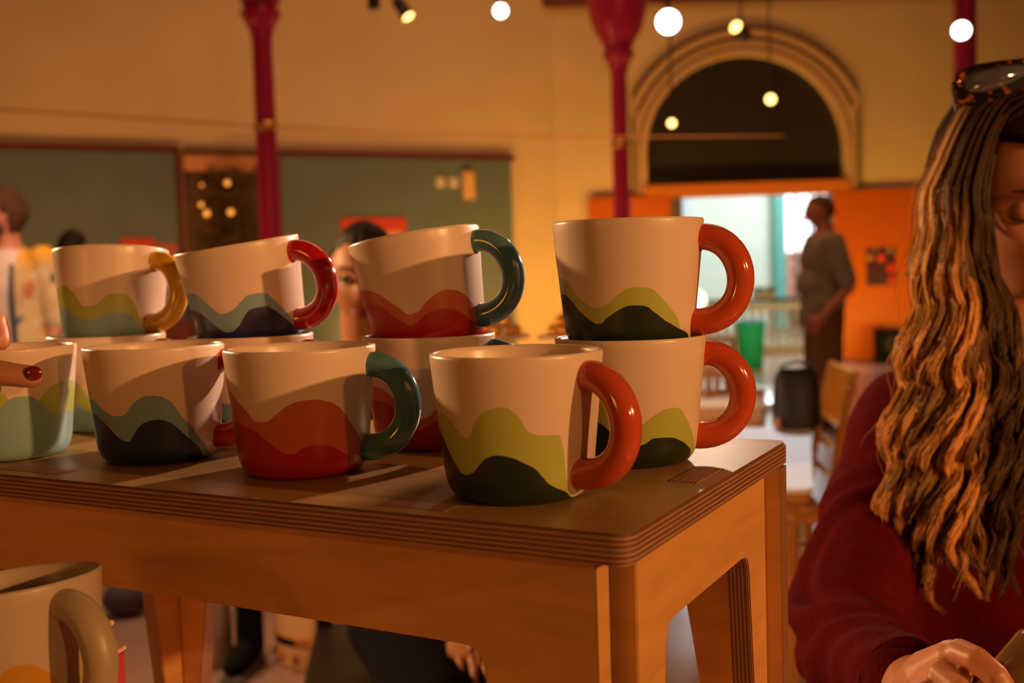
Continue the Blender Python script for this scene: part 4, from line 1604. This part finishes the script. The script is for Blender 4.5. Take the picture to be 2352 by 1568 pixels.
# hand: two front fingers and the knuckles as measured, the others below the frame
K1 = at(2208, 1500, .715)
g2 = G()
g2.capsule([WRR, at(2150, 1560, .745), at(2190, 1520, .725)], [.024, .022, .015], 16)
g2.rings([(WRR, Vector((.012, 0, .020)), Vector((.004, .022, .0))), (at(2150, 1562, .74), Vector((.014, 0, .018)), Vector((.004, .026, 0))), (at(2196, 1532, .722), Vector((.016, .0, .013)), Vector((.002, .026, 0)))], 18)
g2.capsule([at(2176, 1534, .730), at(2209, 1499, .716), at(2243, 1514, .702), at(2287, 1552, .692), at(2318, 1600, .690), at(2325, 1640, .695)], [.0105, .0098, .0086, .0082, .0078, .0070], 18)
g2.capsule([at(2136, 1566, .730), at(2166, 1546, .715), at(2203, 1580, .699), at(2240, 1622, .690), at(2262, 1660, .695)], [.0105, .0098, .0085, .0080, .0070], 18)
g2.capsule([at(2102, 1600, .727), at(2128, 1592, .712), at(2165, 1636, .697), at(2200, 1675, .692)], [.0100, .0094, .0082, .0070], 16)
g2.capsule([at(2080, 1630, .727), at(2098, 1632, .714), at(2130, 1675, .702), at(2160, 1705, .698)], [.0092, .0086, .0074, .0062], 16)
g2.capsule([WRR + Vector((.0, .02, -.01)), at(2230, 1610, .745), at(2290, 1640, .740), at(2325, 1650, .730)], [.015, .0125, .0105, .0085], 16)
hm_ = remesh_data(g2, .0016, 3)
remesh('body', g, .006, skin_w, wt, 6, [hm_])
face_parts(wt, hc, R, 1.04, closed=True)

burg = mat('burgundy_knit', (0.105, 0.004, 0.010), .95, spec=.1, bump=.5, bump_scale=260, noise_amt=.15, noise_scale=120)


def fold(co, no):
    E = np.array(ELR)
    Wr = np.array(WRR)
    I = np.array(at(2080, 1330, .99))
    d = np.linalg.norm(co - I, axis=1)
    de = np.linalg.norm(co - E, axis=1)
    amp = .0105 * np.exp(-(de / .12) ** 2)
    off = amp * np.sin(d * 2 * pi / .034 + 1.1) * np.clip((d - .062) / .04, 0, 1)
    f2 = .003 * np.sin(co[:, 2] * 60 + co[:, 0] * 45) * np.exp(-((de - .20) / .10) ** 2)
    return co + no * (off + f2)[:, None]


g = G()
trunk(g, PE, CH, NK - Vector((0, 0, .018)), LAT, .175, .018, .172, low=.04, depth=1.05)
limb(g, SHR, ELR, .062, .050, .060)
g.capsule([ELR.lerp(SHR, .22), ELR, ELR.lerp(WRR, .35), ELR.lerp(WRR, .82)], [.050, .050, .047, .036], 20)
limb(g, SHL2, ELL2, .062, .050)
limb(g, ELL2, ELL2.lerp(WRL2, .85), .050, .036)
remesh('jumper', g, .0055, burg, wt, 7, post=fold)
G().tube([ELR.lerp(WRR, .80), ELR.lerp(WRR, .86), ELR.lerp(WRR, .875)], [.0375, .0365, .033], 24).build('cuff', burg, wt)

# ---- hair: dark scalp mass plus individual locks
hair_root = mat('dark_root_hair', (0.024, 0.010, 0.005), .9, spec=.1)
cap = hair_cap(wt, hc, R, 1.04, hair_root, back=.05, grow=.014)
cap.name = 'scalp_hair'

LX = [(150, 2395), (180, 2300), (235, 2212), (300, 2178), (360, 2150), (430, 2118), (560, 2102), (700, 2088), (800, 2070), (900, 2048), (1000, 2034), (1090, 2022), (1160, 2024), (1260, 2046), (1350, 2085), (1430, 2150)]
RX = [(150, 2425), (180, 2400), (235, 2340), (300, 2300), (360, 2282), (430, 2270), (560, 2276), (640, 2300), (700, 2318), (800, 2345), (900, 2362), (1000, 2362), (1090, 2352), (1160, 2345), (1260, 2345), (1350, 2350), (1430, 2330)]
DX = [(150, 1.10), (235, 1.115), (360, 1.12), (560, 1.11), (800, 1.085), (900, 1.07), (1000, 1.06), (1200, 1.045), (1430, 1.035)]


def lerp_t(T, y):
    return float(np.interp(y, [a for a, b in T], [b for a, b in T]))


def hair_mat():
    m = bpy.data.materials.new('blonde_hair')
    m.use_nodes = True
    nt = m.node_tree
    b = nt.nodes['Principled BSDF']
    a = nt.nodes.new('ShaderNodeAttribute')
    a.attribute_name = 'lock_colour'
    nt.links.new(a.outputs['Color'], b.inputs['Base Color'])
    b.inputs['Roughness'].default_value = .5
    b.inputs['Specular IOR Level'].default_value = .3
    b.inputs['Anisotropic'].default_value = .6
    return m


HAIR = hair_mat()


def lock_mesh(name, nl, seed, rmin, rmax, thick, inner=False, fly=False):
    rnd = random.Random(seed)
    V, F, Cc = [], [], []
    e2 = np.array((0, 1, 0.))
    for q in range(nl):
        s = rnd.random()
        s = s ** (1.15 if not inner else .9)
        y0 = rnd.uniform(150, 300) if rnd.random() < .75 else rnd.uniform(300, 620)
        clump = int(s * 26 + rnd.uniform(-.45, .45))
        cr = random.Random(clump * 77 + (3 if inner else 0))
        yend = 1080 + cr.uniform(40, 300) * (.75 + .25 * (1 - abs(s - .35))) + rnd.uniform(-120, 60)
        yend = min(yend, 1425)
        if fly:
            y0 = rnd.uniform(180, 800)
            yend = y0 + rnd.uniform(200, 520)
        ph = 3.2 * noise.noise(Vector((s * 3.0, seed * .37, .5))) + rnd.gauss(0, .18) + cr.uniform(-.7, .7)
        wl = 190 + 26 * noise.noise(Vector((s * 2.0, 4.2, seed * .11))) + rnd.uniform(-2, 2) + cr.uniform(-14, 14)
        amp = 13 + 7 * (1 - s) + 9 * noise.noise(Vector((s * 5.0, 9.1, .2))) + rnd.uniform(-3, 3)
        ph2 = rnd.uniform(0, 6.28)
        sc_ = (clump + .5 + cr.uniform(-.5, .5)) / 26
        zoff = (rnd.uniform(-.6, .6) + cr.uniform(-.5, .5)) * thick
        if s < .12:
            zoff *= .6
        n = 30
        prev = None
        blond = min(1, max(0, cr.random() * .6 + rnd.random() * .55 - .05))
        base_i = len(V)
        P = []
        for i in range(n):
            u = i / (n - 1)
            y = y0 + (yend - y0) * u
            l, r_ = lerp_t(LX, y), lerp_t(RX, y)
            grow = min(1, max(0, (y - 330) / 500))
            ss = s + (sc_ - s) * .34 * grow * (.5 + .5 * u)
            x = l + (r_ - l) * ss
            x += amp * grow * (.6 + .7 * u) * sin(2 * pi * (y - 500) / wl + ph)
            D = lerp_t(DX, y) + zoff * (1 - .4 * u) + .012 * grow * sin(2 * pi * (y - 500) / wl + ph + 1.4)
            D -= .028 * sin(pi * min(1, max(0, ss)))       # the curtain bulges forward
            if fly:
                x += (s - .6) * 60 * u * u + rnd.uniform(-2, 2)
                x -= 10
            P.append(at(x, y, D))
        P = np.array([tuple(p) for p in P])
        T = np.gradient(P, axis=0)
        T /= np.linalg.norm(T, axis=1)[:, None]
        e1 = np.cross(T, e2)
        e1 /= np.linalg.norm(e1, axis=1)[:, None]
        r0 = rnd.uniform(rmin, rmax)
        u = np.linspace(0, 1, n)
        rad = r0 * (0.55 + .45 * np.minimum(1, u * 4)) * np.sqrt(np.maximum(.02, 1 - u ** 3))
        for j in range(4):
            a = 2 * pi * j / 4
            V.append(P + e1 * (cos(a) * rad)[:, None] * 1.25 + e2[None] * (sin(a) * rad)[:, None] * .8)
        i0 = q * 4 * n
        for j in range(4):
            a0 = i0 + j * n
            b0_ = i0 + ((j + 1) % 4) * n
            for i in range(n - 1):
                F.append((a0 + i, b0_ + i, b0_ + i + 1, a0 + i + 1))
        # dyed lengths: dark root, blonde lengths
        yy = y0 + (yend - y0) * u
        edge = max(0, 1 - s * 1.9)
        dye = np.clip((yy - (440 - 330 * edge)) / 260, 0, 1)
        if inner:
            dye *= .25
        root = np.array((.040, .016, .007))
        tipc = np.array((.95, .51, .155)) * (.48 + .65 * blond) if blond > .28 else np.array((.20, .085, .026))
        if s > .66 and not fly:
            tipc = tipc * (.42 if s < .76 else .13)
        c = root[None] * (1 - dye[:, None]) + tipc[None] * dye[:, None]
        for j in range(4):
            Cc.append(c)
    V = np.concatenate(V)
    Cc = np.concatenate(Cc)
    me = bpy.data.meshes.new(name)
    me.from_pydata(V.tolist(), [], F)
    at_ = me.attributes.new('lock_colour', 'FLOAT_COLOR', 'POINT')
    at_.data.foreach_set('color', np.concatenate([Cc, np.ones((len(Cc), 1))], axis=1).reshape(-1).astype(np.float32))
    me.update()
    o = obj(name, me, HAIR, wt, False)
    me.polygons.foreach_set('use_smooth', [True] * len(me.polygons))
    return tag(o, kind='stuff')


tag(lock_mesh('inner_hair', 700, 21, .0018, .0030, .014, True), 'dark inner hair')
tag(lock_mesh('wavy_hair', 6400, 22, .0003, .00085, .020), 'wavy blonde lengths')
tag(lock_mesh('stray_hair', 90, 23, .00022, .00035, .02, False, True), 'fine stray hairs')
# crown hair swept from the parting to the temple, and the far side falling over the other shoulder
V = G()
rnd = random.Random(9)
tops = []
for i in range(420):
    u = rnd.random()
    st_ = hc + R @ (Vector((rnd.uniform(-.012, .03), -.075 + .15 * u, .122 - .05 * abs(u - .45))) * 1.04)
    en = at(rnd.uniform(2205, 2330), rnd.uniform(240, 330), 1.115)
    mid = (st_ + en) / 2 + Vector((-.012, -.012 - .012 * (1 - u), .022))
    V.tube([st_, st_.lerp(mid, .5) + Vector((0, -.004, .008)), mid, mid.lerp(en, .6) + Vector((-.006, -.004, .006)), en], [.0010, .0017, .0019, .0017, .0010], 4)
for i in range(420):
    s = rnd.random()
    st_ = hc + R @ (Vector((.03 + .04 * s, -.05 + .12 * s, .115 - .03 * s)) * 1.04)
    sh_ = hc + Vector((.085 + .02 * rnd.random(), -.03 + .07 * s, -.02))
    e_ = NK + Vector((.10 + .05 * rnd.random(), -.12 + .10 * s, -.26 + rnd.uniform(-.08, .08)))
    V.tube([st_, sh_ + Vector((0, 0, .07)), sh_, sh_.lerp(e_, .4) + Vector((.018 * sin(i), .01, 0)), sh_.lerp(e_, .75) + Vector((.015 * cos(i), 0, 0)), e_], [.0012, .0024, .0026, .0026, .0024, .0008], 4)
tag(V.build('crown_hair', mat('brown_crown_hair', (.060, .026, .011), .5), wt), kind='stuff')

# ---- sunglasses pushed up on her head
gl = thing('sunglasses', 'tortoiseshell sunglasses pushed up on the blonde woman\'s head', 'sunglasses', (0, 0, 0))


def tort():
    m = bpy.data.materials.new('tortoiseshell')
    m.use_nodes = True
    nt = m.node_tree
    b = nt.nodes['Principled BSDF']
    b.inputs['Roughness'].default_value = .12
    b.inputs['Coat Weight'].default_value = .8
    tc = nt.nodes.new('ShaderNodeTexCoord')
    n = nt.nodes.new('ShaderNodeTexNoise')
    n.inputs['Scale'].default_value = 95
    n.inputs['Detail'].default_value = 2
    nt.links.new(tc.outputs['Object'], n.inputs['Vector'])
    r = nt.nodes.new('ShaderNodeValToRGB')
    r.color_ramp.elements[0].position = .57
    r.color_ramp.elements[0].color = (.008, .005, .006, 1)
    r.color_ramp.elements[1].position = .70
    r.color_ramp.elements[1].color = (.55, .13, .02, 1)
    nt.links.new(n.outputs['Fac'], r.inputs[0])
    nt.links.new(r.outputs[0], b.inputs['Base Color'])
    return m


TORT = tort()
lens_m = mat('lens_painted_sheen', (.22, .24, .30), .08, .6, coat=1.0)  # pale bluish base colour stands in for reflections on the lens
GD = 1.045
outl = [(2194, 168), (2190, 205), (2197, 232), (2222, 246), (2262, 238), (2300, 222), (2338, 203), (2375, 180), (2392, 158), (2385, 140), (2352, 134), (2300, 138), (2250, 146), (2215, 155)]
inl = [(2213, 178), (2212, 198), (2222, 212), (2256, 214), (2298, 202), (2335, 186), (2362, 170), (2372, 158), (2364, 148), (2340, 146), (2300, 150), (2256, 160), (2228, 168)]


def px3(p, dd=0.0):
    x, y = p
    return at(x, y, GD + .00016 * max(0, 2300 - x) * .9 + .045 * ((y - 190) / 190) * -.25 + dd)


g = G()
N = 56


def loop(pl, n):
    P = [Vector(p).to_2d() for p in pl]
    L_ = [0]
    for i in range(len(P)):
        L_.append(L_[-1] + (P[(i + 1) % len(P)] - P[i]).length)
    out = []
    for k_ in range(n):
        d = L_[-1] * k_ / n
        i = max(j for j in range(len(P)) if L_[j] <= d)
        f = (d - L_[i]) / (L_[i + 1] - L_[i])
        out.append(P[i].lerp(P[(i + 1) % len(P)], f))
    for _ in range(2):
        out = [(out[i - 1] + out[i] * 2 + out[(i + 1) % n]) / 4 for i in range(n)]
    return out


Lo, Li = loop(outl, N), loop(inl, N)
vs = [px3(p, 0) for p in Lo] + [px3(p, -.001) for p in Li] + [px3(p, .004) for p in Lo] + [px3(p, .004) for p in Li]
fs = []
for i in range(N):
    j = (i + 1) % N
    fs += [(i, j, N + j, N + i), (2 * N + j, 2 * N + i, 3 * N + i, 3 * N + j), (i, 2 * N + i, 2 * N + j, j), (N + j, 3 * N + j, 3 * N + i, N + i)]
g.add(vs, fs)
g.build('front_frame', TORT, gl)
g = G()
cen = Vector((0, 0))
for p in Li:
    cen += p
cen /= N
vs, fs = [], []
for r_ in range(6):
    f = r_ / 5
    for p in Li:
        q = cen.lerp(p, f if r_ else .02)
        vs.append(px3(q, .0015 - .006 * (1 - f * f)))
for r_ in range(5):
    for i in range(N):
        j = (i + 1) % N
        fs.append((r_ * N + i, r_ * N + j, (r_ + 1) * N + j, (r_ + 1) * N + i))
fs.append(tuple(range(N)))
g.add(vs, fs)
nb_ = len(g.v)
g.add([v + FW * .0018 for v in vs], [tuple(reversed(f)) for f in fs])
g.build('lens', lens_m, gl)
# second lens and frame mirrored to the other side of the bridge, just outside the frame
mir = at(2420, 150, GD)
lv = (at(2421, 150, GD) - mir).normalized()
for ch in list(gl.children):
    me = ch.data.copy()
    for v in me.vertices:
        d = v.co - mir
        v.co = v.co - lv * (2 * d.dot(lv))
    me.flip_normals()
    o = bpy.data.objects.new(ch.name.split('.')[0], me)
    COL.objects.link(o)
    o.parent = gl
G().tube([at(2390, 160, GD), at(2420, 152, GD - .003), at(2450, 160, GD)], [.0025, .0022, .0025], 8).build('bridge', TORT, gl)
G().tube([px3((2196, 190), .003), at(2196, 220, GD + .04), at(2203, 262, GD + .085), at(2215, 300, GD + .11)], [.0045, .0042, .0036, .003], 8, flat=.45).build('temple_arm', TORT, gl)
G().ball(px3((2202, 187), -.001), (.0022, .0014, .0022), 10).build('hinge_stud', mat('gold_stud', (.9, .6, .2), .15, 1.0), gl)

# ---- amber glass in her hand
ag = thing('glass_bottle', 'shiny amber glass bottle held in the woman\'s hand, bottom right corner', 'bottle', (0, 0, 0))
a0, a1 = at(2272, 1612, .722), at(2420, 1435, .735)
amb = mat('amber_glass', (.30, .17, .07), .13, .5, coat=1.0)
ax_v = (a1 - a0).normalized()
Rq = ax_v.to_track_quat('Z', 'Y').to_matrix()
Ln = (a1 - a0).length
G().lathe([(.001, 0), (.013, 0), (.0145, .002), (.0145, Ln * .70), (.0142, Ln * .74), (.0118, Ln * .80), (.0118, Ln * .95)], 36, a0, Rq).build('body', amb, ag)
G().lathe([(.001, Ln * .93), (.0126, Ln * .93), (.0126, Ln * .99), (.001, Ln)], 24, a0, Rq).build('cap', mat('gold_cap', (.8, .55, .2), .2, 1.0), ag)
# ================================================================== FURNITURE AND THINGS AROUND THE STOOL
TA = radians(-15)
tb = thing('side_table', 'white topped table with orange wooden edge behind the right end of the plywood stool', 'table', (.69, 2.50, 0), TA)
TWD, TLN = .44, 1.55
wtop = mat('white_laminate', (.86, .86, .86), .35)
o = prism(rounded([(-TWD, 0), (0, 0), (0, TLN), (-TWD, TLN)], .04), .012, 'tabletop', wtop, wtop, tb, .002)
o.location = (0, 0, .746)
oak = mat('orange_oak', (.52, .22, .04), .45, noise_amt=.2, noise_scale=14)
o = prism(rounded([(-TWD + .006, .006), (-.006, .006), (-.006, TLN - .006), (-TWD + .006, TLN - .006)], .036), .022, 'edge_board', oak, oak, tb, .002)
o.location = (0, 0, .7288)
for x_, y_, sx_, sy_ in ((-TWD / 2, .04, TWD - .08, .02), (-TWD / 2, TLN - .04, TWD - .08, .02), (-.04, TLN / 2, .02, TLN - .08), (-TWD + .04, TLN / 2, .02, TLN - .08)):
    G().box((x_, y_, .692), (sx_, sy_, .052), None, .003).build('apron_rail', oak, tb)
for x_ in (-.06, -TWD + .06):
    for y_ in (.06, TLN - .06):
        G().tube([(x_, y_, 0), (x_, y_, .715)], [.016, .022], 12).build('leg', oak, tb)

tan = mat('tan_wood', (0.50, 0.26, 0.09), .5, noise_amt=.2, noise_scale=12)
p0 = at_z(1793, 930, .812)
tr = thing('wooden_tray', 'large tan wooden tray on the white topped table', 'tray', (p0.x - .20, p0.y + .26, .7525), -.25)
for (c, s) in (((0, 0, .006), (.40, .52, .012)), ((-.196, 0, .03), (.012, .52, .06)), ((.196, 0, .03), (.012, .52, .06)), ((0, -.256, .03), (.40, .012, .06)), ((0, .256, .03), (.40, .012, .06))):
    G().box(c, s, None, .002).build('side_board' if c != (0, 0, .006) else 'base_board', tan, tr)
G().box((0, 0, .052), (.36, .48, .010), None, .003).build('lid_board', mat('light_tan_wood', (.60, .33, .13), .5), tr)
gold_m = mat('gold_wood', (0.62, 0.30, 0.06), .35, noise_amt=.15, noise_scale=20)
for i, (px, py, hh, lb) in enumerate(((1628, 905, .10, 'left gold candle holder'), (1648, 900, .075, 'middle gold candle holder'), (1670, 898, .035, 'short gold candle holder'))):
    q = at_z(px, py, .814)
    cnd = thing('candle_holder', lb + ' standing on the tan wooden tray', 'candle holder', (q.x, q.y, .8098))
    G().lathe([(.001, 0), (.022, 0), (.020, .006), (.010, .012), (.010, hh * .8), (.018, hh), (.012, hh), (.001, hh * .95)], 18).build('stem', gold_m, cnd)
    G().lathe([(.001, hh * .95), (.010, hh * .95), (.010, hh + .025), (.002, hh + .027)], 14).build('candle', mat('peach_wax', (.80, .48, .30), .5), cnd)

# handbag shape stands in for a black sleeve with fingertips
q = at_z(1840, 985, .755)
hb = thing('handbag', 'black handbag standing in for a dark sleeve on the white topped table', 'bag', (q.x, q.y + .05, .7525))
bl = mat('black_leather', (0.012, 0.012, 0.014), .55, bump=.3, bump_scale=90)
g = G()
g.rings([((0, 0, z), (a, 0, 0), (0, b, 0)) for z, a, b in ((.0, .065, .045), (.012, .078, .055), (.09, .076, .05), (.16, .070, .035), (.185, .058, .018), (.19, .05, .006))], 24)
g.build('bag_body', bl, hb)
G().tube([(-.05, 0, .17), (-.045, 0, .20), (0, 0, .212), (.045, 0, .20), (.05, 0, .17)], .006, 8).build('bag_handle', bl, hb)
G().box((-.073, -.042, .022), (.018, .012, .034), None, .004).build('clasp', mat('tan_leather', (.60, .28, .13), .5), hb)


def chiavari(label, loc, rz, group=None):
    """gold bamboo style chair facing local -Y"""
    c = thing('chiavari_chair', label, 'chair', loc, rz, group)
    m = mat('gold_lacquer', (0.56, 0.235, 0.03), .28, noise_amt=.12, noise_scale=30)
    ring = []

    def post(P, name):
        g = G()
        g.tube(P, .0135, 10)
        for a, b in zip(P, P[1:]):
            for f in (.33, .75):
                q_ = Vector(a).lerp(Vector(b), f)
                d_ = (Vector(b) - Vector(a)).normalized() * .006
                g.tube([q_ - d_, q_, q_ + d_], [.0135, .0175, .0135], 10)
        return g.build(name, m, c)
    for sx in (-1, 1):
        post([(sx * .185, .20, 0), (sx * .19, .185, .44), (sx * .19, .225, .70), (sx * .19, .275, .92)], 'back_post')
        post([(sx * .20, -.19, 0), (sx * .20, -.185, .44)], 'leg')
        for z in (.14, .26):
            G().tube([(sx * .20, -.187, z), (sx * .188, .192, z)], .009, 8).build('side_stretcher', m, c)
    for z in (.16, .28):
        G().tube([(-.2, -.188, z), (.2, -.188, z)], .009, 8).build('front_stretcher', m, c)
        G().tube([(-.19, .193, z), (.19, .193, z)], .009, 8).build('back_stretcher', m, c)
    for z, y in ((.915, .273), (.74, .234), (.66, .217), (.57, .203)):
        G().tube([(-.19, y, z), (.19, y, z)], .011, 8).build('back_rail', m, c)
    for i in range(7):
        x = -.15 + .05 * i
        G().tube([(x, .236, .745), (x, .272, .91)], .0065, 6).build('spindle', m, c)
    G().box((0, 0, .435), (.40, .40, .025), None, .01).build('seat', m, c)
    G().box((0, -.005, .462), (.37, .36, .03), None, .012).build('cushion', mat('gold_cushion', (.58, .27, .06), .8), c)
    return c


chiavari('gold bamboo style chair, back half hidden by the woman\'s shoulder', (.845, 3.70, 0), -pi / 2 - .10)
q = at(1585, 900, 5.5)
chiavari('gold bamboo style chair far behind the right pair of mugs', (q.x, q.y, 0), pi - .1)
# white boxes under the table
wbx = mat('white_board', (.72, .66, .60), .6)
for i, nm in enumerate(('bottom', 'middle', 'topmost')):
    b = thing('storage_box', '%s white box of the stack on the floor under the white table' % nm, 'box', (.99, 4.20, i * .096))
    G().box((0, 0, .038), (.26, .22, .076), None, .006).build('box_body', wbx, b)
    G().box((0, 0, .0845), (.272, .232, .018), None, .005).build('lid', wbx, b)

# globe lamp glimpsed behind the top right mug
q = at(1598, 690, 5.0)
fl_ = thing('floor_lamp', 'floor lamp with a glowing globe behind the topmost green hills mug', 'lamp', (q.x, q.y, 0))
G().lathe([(.001, 0), (.13, 0), (.13, .015), (.02, .03), (.001, .03)], 24).build('base', gold_m, fl_)
G().tube([(0, 0, .02), (0, 0, q.z - .04)], .010, 10).build('pole', gold_m, fl_)
G().ball((0, 0, q.z), .050, 20).build('globe', mat('globe_glow', (1, 1, 1), .4, emit=(1, .85, .6), emit_s=2.2), fl_)

# pedestal table with cake stands of gold baubles
q = at(1240, 800, 3.0)
pt = thing('pedestal_table', 'tall round pedestal table with a pale top behind the mugs', 'table', (q.x, q.y, 0))
G().lathe([(.001, .965), (.24, .965), (.245, .975), (.24, .985), (.001, .985)], 40).build('tabletop', mat('pale_pink_top', (.74, .55, .48), .4), pt)
G().lathe([(.03, .03), (.025, .1), (.025, .9), (.06, .965)], 16).build('pedestal', gold_m, pt)
G().lathe([(.001, 0), (.20, 0), (.20, .012), (.03, .035), (.001, .035)], 32).build('base', gold_m, pt)
gb_m = mat('gold_bauble', (.85, .42, .05), .2, .8)
dg_m = mat('dark_green_leaf', (.03, .04, .02), .5)
for px, lb, hh in ((1150, 'pale cake stand of gold baubles between the coral mug and nearest mug', 0), (1303, 'pale cake stand of gold baubles, sliver beside the topmost green mug', .0)):
    q = at(px, 772, 3.0)
    ck = thing('cake_stand', lb, 'cake stand', (q.x, q.y, .9855))
    zt_ = q.z - .9855 + hh
    G().lathe([(.001, 0), (.05, 0), (.045, .008), (.012, .02), (.012, zt_ - .02), (.03, zt_ - .008), (.078, zt_ - .006), (.080, zt_ + .004), (.076, zt_), (.001, zt_)], 36).build('stand', mat('pink_ceramic', (.78, .58, .55), .25), ck)
    rnd = random.Random(px)
    k_ = 0
    for lay, (cnt, rad_) in enumerate(((7, .044), (4, .024), (1, .0))):
        for i in range(cnt):
            a = 2 * pi * (i + .5 * lay) / cnt
            bb = thing('bauble', 'small gold bauble in the pile on the pale cake stand ' + ('left of the nearest mug' if px < 1200 else 'behind the topmost green mug'), 'bauble', (q.x + rad_ * cos(a), q.y + rad_ * sin(a), q.z + hh + .0165 + lay * .024), 0, 'gold baubles, ' + ('left stand' if px < 1200 else 'right stand'))
            G().ball((0, 0, 0), .0155, 14).build('ball', gb_m, bb)
            G().lathe([(.004, .0145), (.004, .019), (.0005, .0195)], 8).build('cap', dg_m, bb)

# grey plinth with pink vase seen between the two upper left mugs
q = at(404, 690, 3.9)
pl_ = thing('display_plinth', 'narrow blue grey plinth with a red base between upper left mugs', 'plinth', (q.x, q.y, 0))
G().box((0, 0, (q.z + .12) / 2 + .48), (.12, .12, q.z - 1.08), None, .006).build('upper_block', mat('blue_grey', (.10, .10, .12), .6), pl_)
G().box((0, 0, .57), (.14, .14, 1.14), None, .006).build('lower_block', mat('dark_red_block', (.20, .03, .03), .6), pl_)
vz = thing('vase', 'small pink vase on the blue grey plinth', 'vase', (q.x + .01, q.y, q.z + .001))
zt_ = (q.z + .12) / 2 + .48 + (q.z - 1.08) / 2
vz.location.z = zt_ + .0005
G().lathe([(.001, 0), (.022, 0), (.030, .02), (.022, .045), (.012, .055), (.016, .065), (.012, .062), (.001, .03)], 18).build('vase_body', mat('pink_glaze', (.75, .36, .30), .35), vz)

# chair of the seated person, black wood with crossed side braces
ch = thing('wooden_chair', 'black wooden chair under the seated person, seen below the stool apron', 'chair', (-.27, 2.48, 0), .10)
ch.scale = (1, 1, .93)
cm = mat('black_wood', (0.018, 0.013, 0.011), .45)
for sx in (-1, 1):
    G().box((sx * .20, -.20, .22), (.038, .038, .44), None, .004).build('leg', cm, ch)
    G().box((sx * .20, .20, .45), (.038, .038, .90), None, .004).build('back_post', cm, ch)
    G().tube([(sx * .20, -.19, .10), (sx * .20, .19, .36)], .013, 8).build('brace', cm, ch)
    G().tube([(sx * .20, -.19, .36), (sx * .20, .19, .10)], .013, 8).build('brace', cm, ch)
G().box((0, -.20, .40), (.40, .03, .055), None, .004).build('front_rail', cm, ch)
G().box((0, .20, .40), (.40, .03, .055), None, .004).build('back_rail', cm, ch)
G().box((0, 0, .435), (.44, .44, .022), None, .006).build('seat', cm, ch)
G().box((0, .205, .84), (.40, .024, .10), None, .008).build('top_slat', cm, ch)
G().box((0, .205, .66), (.40, .020, .06), None, .008).build('middle_slat', cm, ch)

# things on the floor seen below the apron
q = at_z(572, 1528, 0)
bt = thing('ankle_boot', 'black ankle boot with grey sole on floor below the stool apron', 'boot', (q.x, q.y, 0), -.1)
g = G()
g.capsule([(0, .02, .06), (0, .025, .16), (0, .03, .24)], [.048, .046, .046], 18)
g.capsule([(0, .02, .055), (0, -.08, .05), (0, -.14, .042)], [.046, .044, .034], 16)
remesh('upper', g, .006, blk, bt, 5)
G().box((0, -.05, .012), (.085, .26, .024), None, .010).build('sole', mat('grey_rubber', (.16, .15, .15), .7), bt)
q = at_z(655, 1560, 0)
dm = thing('storage_drum', 'cream round drum with brass band on floor below stool apron', 'drum', (q.x + .075, q.y + .22, 0))
creamd = mat('cream_drum', (.78, .50, .26), .5)
G().lathe([(.001, 0), (.14, 0), (.145, .01), (.145, .30), (.135, .31), (.001, .31)], 36).build('drum_body', creamd, dm)
G().lathe([(.146, .075), (.152, .078), (.152, .10), (.146, .103)], 36).build('band', mat('brass_band', (.8, .45, .15), .2, 1.0), dm)
for i in range(7):
    a = -pi / 2 + (i - 3) * .42
    G().ball((.145 * cos(a), .145 * sin(a), .035), (.014, .014, .018), 10).build('orange_dot', mat('orange_spot', (.62, .16, .02), .6), dm)
q = at_z(268, 1440, 0)
gb2 = thing('duffel_bag', 'dusky mauve duffel bag on the floor beyond the stool\'s left leg', 'bag', (q.x - .03, q.y + .14, 0), .2)
G().capsule([(-.005, 0, .066), (.045, 0, .066)], [.064, .064], 20).build('bag_body', mat('mauve_canvas', (.085, .065, .075), .9, bump=.3, bump_scale=30), gb2)
G().tube([(-.02, -.01, .122), (-.015, -.012, .165), (.045, -.012, .165), (.055, -.01, .122)], .006, 8).build('bag_handle', bl, gb2)
q = at_z(492, 1530, 0)
tb2 = thing('tote_bag', 'pale grey tote bag on the floor left of the black boot', 'bag', (q.x, q.y + .02, 0), .2)
g = G()
g.rings([((0, 0, z), (a, 0, 0), (0, b, 0)) for z, a, b in ((0, .05, .04), (.02, .06, .05), (.16, .058, .04), (.26, .05, .015))], 20)
g.build('bag_body', mat('pale_canvas', (.42, .33, .29), .9, noise_amt=.3, noise_scale=14), tb2)
G().tube([(-.03, 0, .25), (-.025, 0, .33), (.025, 0, .33), (.03, 0, .25)], .006, 8).build('bag_handle', bl, tb2)
